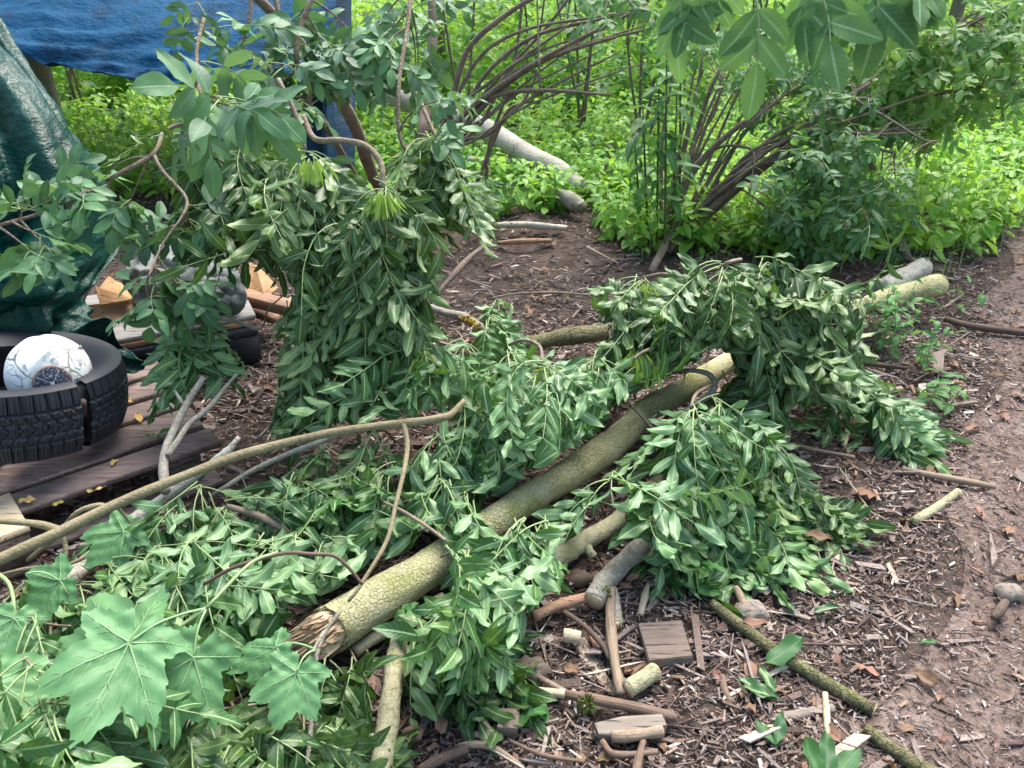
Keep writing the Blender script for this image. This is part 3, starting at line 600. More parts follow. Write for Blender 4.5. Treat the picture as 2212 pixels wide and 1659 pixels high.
# rear dark platform
a0 = P(553, 686, .2); a1 = P(250, 742, .2); ed = unit((a1 - a0) * [1, 1, 0]); bk = np.array([ed[1], -ed[0], 0]); bk = bk if bk[1] > 0 else -bk
t = thing('dark_pallet', 'dark blue pallet topped with grey boards below the cloth bundle', 'pallet', [*(a0 + ed * .5 + bk * .25)[:2], 0])
for off, wd in ((0, .16), (.18, .14), (.34, .16)):
    k = MB(); box(k, a0 - Z * .004 + bk * off, ed * 1.25, bk * wd, Z * .018, jit=.0005, t=rng.uniform(.4, .6)); k.build('deck_board', M['grey_board'], t)
k = MB(); box(k, a0 - Z * .032 + bk * .004, ed * 1.24, bk * .49, Z * .026); k.build('middle_board', M['beam'], t)
for off in (0.003, .2, .4):
    k = MB(); box(k, a0 - Z * .075 + bk * off, ed * 1.22, bk * .1, Z * .041, t=.4); k.build('stringer_board', M['blue_board'], t)
    for s_ in (.005, .52, 1.08):
        k = MB(); box(k, a0 - Z * .195 + bk * (off + .002) + ed * s_, ed * .13, bk * .096, Z * .118, t=.4); k.build('block', M['blue_board'], t)
def board(name, label, cat, cs, th, m, group=None):
    """flat outline of (u, v, h) corners pushed back by th"""
    q = np.array([P(*c) for c in cs]); n = unit(np.cross(q[1] - q[0], q[2] - q[0])); n = n if n[1] > 0 else -n
    k = len(q); v = np.vstack([q, q + n * th]); fs = [np.arange(k)[None], (np.arange(k)[::-1] + k)[None], np.array([[i, (i + 1) % k, (i + 1) % k + k, i + k] for i in range(k)])]
    mb = MB(); mb.add(v, fs); return tag(mb.build(name, M[m], smooth=False), label, cat, group)
board('plywood_offcut', 'small orange brown plywood offcut with a notched top under the green sheet', 'board', [(205, 616, -3.0), (214, 622, -3.0), (234, 596, -3.05), (246, 604, -3.05), (263, 612, -3.05), (288, 645, -3.0), (218, 658, -2.97)], .012, 'ply')
board('curved_board', 'orange board with a curved edge standing behind the cloth bundle', 'board', [(538, 566, -3.35), (552, 572, -3.35), (570, 588, -3.35), (590, 610, -3.33), (600, 622, -3.3), (573, 646, -3.25), (540, 632, -3.3)], .015, 'ply')
board('brown_side_board', 'brown board lying on edge beneath the notched plywood offcut', 'board', [(166, 700, -2.93), (172, 662, -2.93), (330, 640, -3.08), (335, 690, -3.05)], .02, 'beam')
def beam(name, label, u0, u1, hgt, dep, m):
    a, b = P(*u0), P(*u1); ax = b - a; s = unit(np.cross(Z, ax)); s = s if s[1] > 0 else -s
    mb = MB(); box(mb, a, ax, s * dep, Z * hgt, jit=.0006); return tag(mb.build(name, M[m]), label, 'timber')
beam('timber_beam', 'square brown timber lying past the grey cloth bundle', (492, 652, .16), (640, 690, .13), .05, .07, 'beam')
beam('short_timber', 'short reddish offcut below the end of the square timber', (545, 686, .08), (592, 702, .06), .03, .05, 'beam')
beam('grey_plank', 'short pale grey plank glimpsed between leaves behind the green sheet', (345, 392, .05), (402, 384, .05), .09, .12, 'grey_board')
# cloth bundle: heaped sheet and a rolled coil
mb = MB()
def d_b(s, t, p): return .05 * ridge(ns((t * 5, s * 6, 1), 1, 5)) + .012 * ns((t * 20, s * 20, 0), 1)
g = [[(290, 560, -3.5), (360, 540, -3.5), (430, 540, -3.45), (500, 560, -3.45)], [(285, 600, -3.25), (350, 575, -3.1), (430, 575, -3.05), (500, 600, -3.2)],
     [(280, 650, -3.15), (350, 630, -3.0), (430, 625, -2.95), (495, 640, -3.1)], [(280, 690, -3.12), (350, 680, -3.05), (430, 672, -3.02), (490, 665, -3.12)]]
v, f, uv = cloth(g, 50, 60, d_b); mb.add(v, f, uv)
for rr, dz, th in ((62, 0, .035), (44, .03, .03), (24, .05, .035)):
    q = np.array([P(455 + rr * math.cos(a), 632 + rr * .55 * math.sin(a), -3.0) for a in np.linspace(-2.6, 2.6, 14)]) + Z * dz * .2 - np.array([0, dz, 0])
    tube(mb, q, th * (1 + .2 * np.sin(np.arange(14) * 1.7)), 14, 4, lump=.18)
tag(mb.build('cloth_bundle', M['grey_cloth']), 'grey cloth bundled and coiled on the grey boards', 'cloth')

# ------------------------------------------------------------------ tyres and ball
def tyre(name, label, ctr, axis, Ro, Wd, gap=None, base=None):
    ax = unit(np.array(axis, float)); e1 = unit(np.cross(ax, [0, -1, 0])); e1 = e1 if e1[0] > 0 else -e1; e2 = np.cross(ax, e1)
    hw = Wd / 2; Ri = Ro * .66; prof = []
    # outer profile: top bead -> top wall -> tread -> bottom wall -> bottom bead, then the inside back again
    for a in np.linspace(0, 1, 9): prof.append((Ri + (Ro * .95 - Ri) * a, hw * (.74 + .30 * math.sin(a * 2.2))))
    nt0 = len(prof)
    for a in np.linspace(-1, 1, 27): prof.append((Ro - .012 * abs(a) ** 3, -a * hw * .86))
    nt1 = len(prof)
    for a in np.linspace(1, 0, 9): prof.append((Ri + (Ro * .95 - Ri) * a, -hw * (.74 + .30 * math.sin(a * 2.2))))
    th = .012
    for a in np.linspace(0, 1, 7): prof.append((Ri + th * .2 + (Ro - th * 1.6 - Ri) * a, -(hw * (.74 + .30 * math.sin(a * 2.2)) - th)))
    for a in np.linspace(1, 0, 7): prof.append((Ri + th * .2 + (Ro - th * 1.6 - Ri) * a, hw * (.74 + .30 * math.sin(a * 2.2)) - th))
    pr = np.array(prof); m = len(pr); n = 640
    full = gap is None; a0, span = (0, 2 * math.pi) if full else (gap[0] + gap[1] / 2, 2 * math.pi - gap[1])
    th_ = a0 + span * np.arange(n) / (n if full else n - 1)
    r = np.repeat(pr[None, :, 0], n, 0); z = np.repeat(pr[None, :, 1], n, 0)
    tr = slice(nt0, nt1); s = th_[:, None] * Ro / .031; w = pr[tr, 1][None] / (hw * .86)
    row_o = (np.abs(w) > .52); fr = (s * 1.0) % 1
    g = np.where(row_o, (fr < .16) * 1.0, (((s + np.abs(w) * 2.2) % 1) < .2) * 1.0)
    g = np.maximum(g, (np.abs(np.abs(w) - .52) < .045) * 1.0); g = np.maximum(g, .7 * (np.abs(np.abs(w) - .22) < .04))
    g = np.maximum(g, .35 * (((s * 4) % 1) < .3) * (((s + .1) % 1) > .2)); r[:, tr] -= .0075 * g
    if gap: # the loose end stands proud of the other one
        k = np.clip(1 - (n - 1 - np.arange(n)) / 60, 0, 1) ** 1.5; r += (k * .016)[:, None]; z += (k * .006)[:, None]
        k2 = np.clip(1 - np.arange(n) / 60, 0, 1) ** 1.5; r -= (k2 * .012)[:, None]; z -= (k2 * .006)[:, None]
    V = ctr + r[..., None] * (e1 * np.cos(th_)[:, None, None] + e2 * np.sin(th_)[:, None, None]) + z[..., None] * ax
    nn = n if full else n - 1
    i, j = np.meshgrid(np.arange(nn), np.arange(m), indexing='ij'); i2 = (i + 1) % n; j2 = (j + 1) % m
    fq = np.stack([i * m + j, i2 * m + j, i2 * m + j2, i * m + j2], -1).reshape(-1, 4)
    mb = MB(); mb.add(V, fq)
    o = mb.build(name, M['rubber'], base=[ctr[0], ctr[1], ctr[2] - hw], smooth=True); 
    md = o.modifiers.new('edges', 'EDGE_SPLIT'); md.split_angle = R(38)
    return tag(o, label, 'tyre')
TC = P(30, 845, -2.3); TAX = unit(np.array([.13, .17, 1.0]))
tyre('car_tyre', 'black car tyre slit open through its tread with a football in it', TC, TAX, .305, .2, (R(-25), R(9)))
tyre('worn_tyre', 'dusty old tyre lying flat underneath the slit car tyre', np.array([-1.80, 1.80, .243]), (0, 0, 1), .31, .185)
# football
bc = P(106, 806, -2.25) ; BR = .112
m_, nt_, out_ = mat('cracked_white_leather'); b = NB(nt_); co = b.n('TexCoord').outputs['Object']
ds = b.n('VectorMath', operation='ADD'); b.l(co, ds.inputs[0]); nv_ = b.n('TexNoise'); nv_.inputs['Scale'].default_value = 18; b.l(co, nv_.inputs['Vector']); b.l(b.scale(nv_.outputs['Color'], (.028,) * 3), ds.inputs[1])
v1 = b.n('TexVoronoi', feature='DISTANCE_TO_EDGE'); v1.inputs['Scale'].default_value = 10.5; b.l(ds.outputs[0], v1.inputs[0])
v2 = b.n('TexVoronoi', feature='DISTANCE_TO_EDGE'); v2.inputs['Scale'].default_value = 24; b.l(ds.outputs[0], v2.inputs[0])
seam = b.ss(v1.outputs[0], .008, .03, 1, 0); cr = b.ma('MULTIPLY', b.ss(v2.outputs[0], .012, .03, 1, 0), b.ss(b.noise(co, 14, 2), .48, .56))
e = b.ma('MAXIMUM', seam, cr); c = b.mx((.86, .86, .88), (.36, .33, .31), e); c = b.mx(c, (.42, .36, .30), b.ma('MULTIPLY', b.ss(b.noise(co, 40, 4), .60, .66), .8))
b.l(b.bsdf(c, .55, .4, b.bump(b.ma('SUBTRACT', 1.0, e), .9, .004)), out_.inputs[0]); M['leather'] = m_
m_, nt_, out_ = mat('speckled_dark_print'); b = NB(nt_); co = b.n('TexCoord').outputs['Object']
b.l(b.bsdf(b.mx((.035, .04, .075), (.35, .35, .4), b.ss(b.noise(co, 190, 3, .6), .52, .60)), .6), out_.inputs[0]); M['print'] = m_
M['print_ring'] = plain('red_brown_print', (.45, .20, .15), .6); M['print_pale'] = plain('pale_print', (.62, .60, .56), .6)
t = thing('football', 'peeling white football with a round dark badge sitting inside the slit tyre', 'ball', [bc[0], bc[1], bc[2] - BR])
mb = MB(); nu_, nv2 = 64, 40; th_ = np.linspace(0, 2 * np.pi, nu_, endpoint=False); ph = np.linspace(.001, np.pi - .001, nv2)
PH, TH = np.meshgrid(ph, th_, indexing='ij'); V = np.stack([np.sin(PH) * np.cos(TH), np.sin(PH) * np.sin(TH), np.cos(PH)], -1)
rr = BR * (1 + .012 * np.sin(5 * TH + 2 * PH) * np.sin(4 * PH)); i, j = np.meshgrid(np.arange(nv2 - 1), np.arange(nu_), indexing='ij'); j2 = (j + 1) % nu_
mb.add(bc + V * rr[..., None], np.stack([i * nu_ + j, (i + 1) * nu_ + j, (i + 1) * nu_ + j2, i * nu_ + j2], -1).reshape(-1, 4)); mb.build('ball_skin', M['leather'], t)
def on_ball(w, x, y, h=.0015):
    """point on the ball x, y radians off the badge direction"""
    a = unit(np.cross([0, 0, 1.], w)); c = np.cross(w, a); return bc + unit(w + a * math.tan(x) + c * math.tan(y)) * (BR + h)
wb = unit(unit(C0 - bc) + np.array([.0, 0, -.26]))
def cap_ring(mb, w, r0, r1, h, n=40, m=0):
    q = []
    for rr in (r0, (r0 + r1) / 2, r1): q += [on_ball(w, rr * math.cos(a), rr * math.sin(a), h) for a in np.linspace(0, 2 * np.pi, n, endpoint=False)]
    i, j = np.meshgrid(np.arange(2), np.arange(n), indexing='ij'); j2 = (j + 1) % n
    mb.add(np.array(q), np.stack([i * n + j, (i + 1) * n + j, (i + 1) * n + j2, i * n + j2], -1).reshape(-1, 4), m=m)
k = MB(); cap_ring(k, wb, .002, .40, .003); cap_ring(k, wb, .40, .43, .0032, m=1); cap_ring(k, wb, .45, .47, .0032, m=2); cap_ring(k, wb, .50, .515, .0032, m=2)
st = [on_ball(wb, (.09 if i % 2 == 0 else .03) * math.cos(i * math.pi / 4 + .8), (.09 if i % 2 == 0 else .03) * math.sin(i * math.pi / 4 + .8), .0048) for i in range(8)]
k.add(np.array(st), [np.arange(8)[None]], m=3)
for a in (.8, 2.4, 3.9, 5.5):
    pa = [on_ball(wb, .12 * math.cos(a) , .12 * math.sin(a), .0045), on_ball(wb, .37 * math.cos(a + .05), .37 * math.sin(a + .05), .0045), on_ball(wb, .37 * math.cos(a + .10), .37 * math.sin(a + .10), .0045), on_ball(wb, .12 * math.cos(a + .12), .12 * math.sin(a + .12), .0045)]
    k.add(np.array(pa), [np.arange(4)[None]], m=0 if a > 3 else 2)
k.build('badge', [M['print'], M['print_ring'], M['print_pale'], M['leather']], t)
for _ in range(18):   # curled flakes of the skin
    w = unit(unit(C0 - bc) + rng.normal(0, .55, 3) + [.2, 0, .25])
    if w @ wb > .88: continue
    k = MB(); s_ = rng.uniform(.08, .16); n = 7; an = np.sort(rng.uniform(0, 6.28, n)); q = [on_ball(w, s_ * math.cos(a) * rng.uniform(.6, 1.1), s_ * math.sin(a) * rng.uniform(.6, 1.1), .001 + .010 * max(0, math.cos(a - an[0]))) for a in an]
    k.add(np.array(q), [np.arange(n)[None]]); k.build('skin_flake', M['leather'], t, smooth=False)

# ------------------------------------------------------------------ fallen mossy trunk and other logs
tp, tr_ = px_line([(668, 1388, .085, 128), (740, 1342, .09, 126), (890, 1252, .10, 106), (1000, 1175, .11, 92), (1120, 1092, .11, 82), (1210, 1035, .11, 78), (1300, 978, .12, 84), (1350, 935, .13, 74), (1392, 890, .13, 66), (1460, 852, .14, 66), (1556, 793, .15, 56), (1640, 748, .16, 48), (1760, 700, .17, 44)]); tr_ = tr_ * .82
t = thing('fallen_log', 'thick mossy fallen trunk with a splintered pale end lying across the heap', 'tree trunk', [tp[:, 0].mean(), tp[:, 1].mean(), 0])
k = MB(); tube(k, tp, tr_, 28, 8, lump=.05, cap=False); d0 = unit(tp[0] - tp[1]); s0 = unit(np.cross(d0, Z)); u0 = np.cross(s0, d0); r0 = tr_[0] * .97
vw = unit(C0 - tp[0]); ca = math.atan2(vw @ u0, vw @ s0); kv = k.v[0].reshape(-1, 28, 3)   # the break is oblique and shows its face
for q in range(7):
    rel = kv[q] - tp[0]; rel = rel - np.outer(rel @ d0, d0); fc_ = np.cos(np.arctan2(rel @ u0, rel @ s0) - ca)
    kv[q] += np.outer((-.055 * fc_ - .03 + rng.normal(0, .006, 28)) * (1 - q / 7), d0)
k.build('bark', M['trunk_bark'], t)
k = MB(); n = 36; rows = []; jag = np.where(rng.random(36) < .5, rng.uniform(-.012, .034, 36), rng.normal(0, .006, 36))
for q, fr in enumerate(np.linspace(1, 0.02, 9)):
    a = np.linspace(0, 2 * np.pi, n, endpoint=False); L = -.055 * np.cos(a - ca) * fr - .028 + (-.02 if q == 0 else .004) + (jag * fr + rng.normal(0, .004, n)) * (q > 0)
    rows.append(tp[0] + d0 * L[:, None] + (s0 * np.cos(a)[:, None] + u0 * np.sin(a)[:, None]) * (r0 * (fr if q else 1.0) * (.985 if q < 2 else rng.uniform(.93, 1.05, n)[:, None])))
V = np.array(rows); i, j = np.meshgrid(np.arange(8), np.arange(n), indexing='ij'); j2 = (j + 1) % n
k.add(V, np.stack([i * n + j, i * n + j2, (i + 1) * n + j2, (i + 1) * n + j], -1).reshape(-1, 4))
for _ in range(46):
    a = rng.uniform(0, 6.28); f_ = rng.uniform(.25, 1.0); o = tp[0] + (s0 * math.cos(a) + u0 * math.sin(a)) * r0 * f_ - d0 * (.055 * math.cos(a - ca) * f_ + .045)
    tube(k, [o, o + d0 * rng.uniform(.03, .08) + rng.normal(0, .006, 3)], [rng.uniform(.003, .009), .0008], 4, 1, raw=True, t=rng.random())
k.build('broken_end', M['fresh_wood'], t, smooth=False)
k = MB(); c = P(1412, 905, .19)
for _ in range(16): 
    o = c + rng.normal(0, .008, 3); leaves(k, [o], [rng.normal(0, 1, 3)], [rng.normal(0, 1, 3)], .014, .010, 'elder', 3, 2)
k.build('lichen', M['grey_lichen'], t)

stick('mossy_log', 'short dark mossy log at the edge of the litter clearing behind the heap', 'log', [(1090, 752, .07, 30), (1150, 742, .08, 34), (1225, 728, .09, 36), (1310, 718, .09, 38)], 'moss_bark', seg=16, ends=(1,))
stick('lichen_branch', 'grey branch with yellow lichen lying behind the middle of the heap', 'branch', [(915, 660, .16, 15), (960, 674, .15, 17), (1000, 686, .13, 22), (1040, 710, .09, 22), (1080, 745, .04, 20)], 'grey_bark', seg=10)
lb = [o for o in bpy.data.objects if o.name == 'lichen_branch'][0]
k = MB()
for _ in range(70):
    f_ = rng.random(); o = P(1000 + 36 * f_, 684 + 22 * f_, .145) + rng.normal(0, .008, 3); leaves(k, [o], [rng.normal(0, 1, 3)], [rng.normal(0, 1, 3) + [0, -.5, 1]], .013, .012, 'elder', 3, 2)
k.build('lichen', M['lichen'], lb)
stick('cut_log', 'pale greenish log with a sawn end pointing at the path', 'log', [(1790, 690, .12, 38), (1880, 657, .13, 40), (1950, 634, .14, 42), (2030, 612, .15, 44)], 'trunk_bark', seg=18, ends=(1,))
stick('birch_log', 'whitish birch log lying just behind the sawn greenish log', 'log', [(1905, 625, .05, 40), (1950, 600, .06, 42), (1995, 575, .07, 40)], 'pale_bark', seg=16, ends=(1,))
stick('lichened_limb', 'grey limb with a mossy lower end sticking out from under the heap', 'branch', [(1283, 1300, .03, 46), (1300, 1268, .035, 46), (1340, 1220, .04, 44), (1385, 1180, .05, 42), (1450, 1120, .05, 38)], 'grey_bark', seg=14, ends=(0,))
stick('knotted_limb', 'yellowish limb with a knotted stub running parallel below the mossy trunk', 'branch', [(1130, 1240, .05, 42), (1222, 1195, .06, 44), (1260, 1170, .06, 40), (1330, 1125, .06, 38), (1400, 1060, .07, 34), (1455, 1018, .08, 32)], 'spot_bark', seg=14, twigs=([(1262, 1170, .06, 22), (1272, 1190, .05, 20), (1282, 1204, .04, 18)],))
stick('spotted_pole', 'straight spotted greenish pole running to the bottom edge below the trunk', 'branch', [(862, 1385, .05, 36), (852, 1450, .04, 44), (836, 1560, .035, 47), (815, 1720, .03, 50)], 'spot_bark', seg=14)
stick('side_limb', 'thin yellowish limb tucked under the splintered end of the trunk', 'branch', [(765, 1408, .03, 28), (820, 1372, .04, 29), (905, 1325, .05, 28), (960, 1290, .06, 26)], 'spot_bark', seg=12)

# long bare branches over the heap
stick('bare_branch', 'long bare olive brown branch with side twigs sweeping over the left of the heap', 'branch',
      [(-120, 1255, .26, 28), (0, 1208, .27, 27), (60, 1180, .28, 26), (132, 1148, .29, 25), (250, 1090, .31, 23), (380, 1035, .33, 21), (520, 982, .34, 20), (690, 940, .36, 18), (800, 922, .38, 17), (880, 913, .39, 18), (945, 904, .40, 16), (975, 895, .40, 16), (1003, 865, .42, 11)], 'olive_bark', seg=12, lump=.06,
      twigs=([(872, 915, .39, 12), (880, 960, .36, 12), (874, 1010, .34, 11), (855, 1090, .30, 10), (835, 1170, .26, 10), (780, 1262, .22, 9), (752, 1300, .2, 7)],
             [(134, 1147, .29, 19), (95, 1135, .30, 17), (40, 1128, .31, 15), (-60, 1122, .32, 13)],
             [(232, 1098, .31, 14), (212, 1092, .31, 12), (165, 1108, .30, 11), (120, 1160, .22, 10), (60, 1210, .12, 9)],
             [(138, 1160, .28, 11), (142, 1195, .25, 10), (130, 1260, .2, 9), (112, 1330, .16, 8), (108, 1390, .14, 6)],
             [(250, 1092, .30, 8), (268, 1112, .27, 7), (282, 1130, .25, 5)]))
stick('forked_twig', 'upright grey forked twig rising beside the pallet boards', 'twig', [(358, 1062, .22, 22), (353, 1010, .24, 21), (360, 965, .27, 19), (382, 915, .30, 17), (410, 862, .34, 15), (440, 815, .38, 12)], 'grey_bark', seg=10, lump=.06,
      twigs=([(362, 985, .26, 15), (382, 955, .28, 14), (410, 915, .30, 13), (450, 882, .32, 12), (485, 840, .35, 10), (512, 808, .38, 6)], [(395, 872, .33, 9), (378, 845, .34, 6)]))
stick('peeling_branch', 'pale peeling branch with a jagged tip below the long bare branch', 'branch', [(90, 1330, .03, 36), (180, 1225, .06, 36), (270, 1140, .1, 33), (350, 1082, .14, 28), (420, 1030, .2, 22), (480, 985, .25, 20), (517, 944, .29, 10)], 'pale_bark', seg=10, lump=.16)
stick('thin_branch', 'thin grey branch running under and parallel to the long bare branch', 'branch', [(455, 1072, .14, 10), (540, 1020, .18, 12), (620, 982, .22, 13), (690, 955, .26, 12), (740, 935, .28, 10)], 'grey_bark', seg=8, lump=.05)
stick('arching_twig', 'slender red brown twig arching over the sycamore leaf stalks', 'twig', [(440, 1262, .30, 8), (500, 1228, .33, 9), (560, 1208, .34, 9), (620, 1194, .34, 9), (672, 1197, .33, 9), (720, 1200, .31, 8), (752, 1225, .28, 8), (782, 1262, .24, 7)], 'red_wood', seg=7, lump=.03)
stick('broken_stub', 'short brown broken stub poking left out of the heap', 'twig', [(490, 1094, .22, 12), (540, 1108, .2, 15), (590, 1130, .17, 18), (640, 1168, .12, 20)], 'twig', seg=8)
stick('wire_thin_twig', 'wire thin dark twig crossing the upper part of the mossy trunk', 'twig', [(1300, 800, .32, 4), (1340, 850, .27, 5), (1400, 915, .22, 6), (1470, 1000, .16, 6), (1560, 1090, .08, 4)], 'brown_bark', seg=6)
stick('hooked_twig', 'grey hooked twig looping over the far end of the mossy trunk', 'twig', [(1462, 932, .12, 12), (1480, 890, .2, 13), (1520, 862, .24, 13), (1545, 835, .26, 13), (1530, 808, .28, 12), (1490, 800, .27, 10), (1450, 806, .22, 8)], 'grey_bark', seg=8, lump=.05)
stick('leaning_twig', 'thin grey twig in the lower left pile slanting under the big sycamore leaf', 'twig', [(60, 1668, .22, 12), (140, 1632, .22, 12), (250, 1568, .23, 12), (330, 1520, .22, 10)], 'grey_bark', seg=8, lump=.05)
stick('short_bark_twig', 'short brown twig standing under the smaller sycamore leaf at the bottom', 'twig', [(360, 1680, .10, 18), (385, 1600, .16, 17), (402, 1545, .22, 15)], 'twig', seg=8)
stick('hanging_twig', 'slender grey twig hanging beside the lobed leaf left of the spotted pole', 'twig', [(735, 1320, .2, 9), (700, 1370, .18, 10), (682, 1430, .16, 9), (676, 1520, .12, 10), (660, 1680, .06, 11)], 'grey_bark', seg=7)
stick('rotten_stick', 'dark rotten stick half buried in the far left leaves', 'stick', [(-40, 1430, .06, 32), (40, 1385, .08, 30), (90, 1350, .08, 28), (170, 1282, .09, 20)], 'dark_wood', seg=10, lump=.2)
stick('thin_cane', 'thin pale green stem lying over the leaf litter left of the trunk end', 'stem', [(-30, 1250, .12, 8), (60, 1228, .14, 8), (150, 1218, .15, 8), (240, 1175, .16, 8)], 'olive_bark', seg=7)

# sticks, blocks and bits on the ground
stick('green_stick', 'mossy green stick slanting across the wood chips, the longer of two', 'stick', [(1537, 1303, .015, 22), (1605, 1355, .016, 26), (1680, 1412, .018, 28), (1790, 1478, .018, 29), (1888, 1534, .016, 27)], 'moss_bark', seg=14, lump=.08, ends=(1,))
stick('rotting_stick', 'half bare mossy stick leaving at the bottom right corner', 'stick', [(1868, 1575, .014, 26), (1930, 1620, .016, 30), (2010, 1668, .016, 34), (2100, 1720, .016, 34)], 'moss_bark', seg=12, lump=.12)
stick('split_stick', 'long pale split stick lying upright towards the square block', 'stick', [(1322, 1272, .04, 16), (1318, 1330, .03, 24), (1325, 1400, .02, 24), (1340, 1500, .012, 22)], 'dead_wood', seg=7, lump=.15)
stick('small_log', 'short barked log piece lying below the square block', 'log', [(1356, 1490, .02, 38), (1385, 1470, .02, 38), (1415, 1448, .02, 36)], 'spot_bark', seg=16, lump=.05, ends=(0, 1))
stick('sawn_stub', 'small yellow sawn stub near the tip of the front leaf spray', 'log', [(1217, 1372, .014, 30), (1234, 1374, .014, 30), (1252, 1377, .014, 28)], 'pale_wood', seg=12, lump=.04, ends=(1,))
stick('peeled_stick', 'stick with one whitish peeled half below the small brick shaped block', 'stick', [(1104, 1488, .012, 17), (1180, 1495, .013, 19), (1220, 1499, .013, 20)], 'pale_wood', seg=9)
stick('red_stick', 'smooth reddish stick continuing from the whitish peeled one', 'stick', [(1222, 1499, .013, 20), (1330, 1520, .014, 24), (1440, 1546, .014, 22), (1462, 1552, .013, 16)], 'red_wood', seg=10)
stick('bark_stick', 'brown stick lying along the lower side of the oblong grey block', 'stick', [(1320, 1590, .014, 26), (1375, 1588, .015, 26), (1432, 1580, .014, 24)], 'dead_wood', seg=9, lump=.16)
stick('pole_end', 'grey stick butt below the knotted stub, standing by the split stick', 'stick', [(1322, 1275, .03, 26), (1330, 1320, .02, 26), (1332, 1352, .014, 25)], 'grey_bark', seg=12, ends=(1,))
stick('bark_piece', 'pinkish barked piece lying left of the mossy lower end of the grey limb', 'stick', [(1150, 1332, .02, 24), (1200, 1312, .02, 25), (1270, 1290, .025, 24)], 'beam', seg=9, lump=.2)
stick('dark_twig', 'dark curved twig running down to the long pale split stick', 'twig', [(1218, 1322, .02, 12), (1262, 1352, .02, 12), (1300, 1392, .016, 13), (1318, 1425, .012, 12)], 'dark_wood', seg=8, lump=.04)
stick('curved_twig', 'thin grey curved twig passing below the yellow sawn stub', 'twig', [(1108, 1412, .02, 9), (1130, 1440, .014, 11), (1190, 1478, .012, 13), (1240, 1502, .01, 11)], 'twig', seg=8, lump=.05)
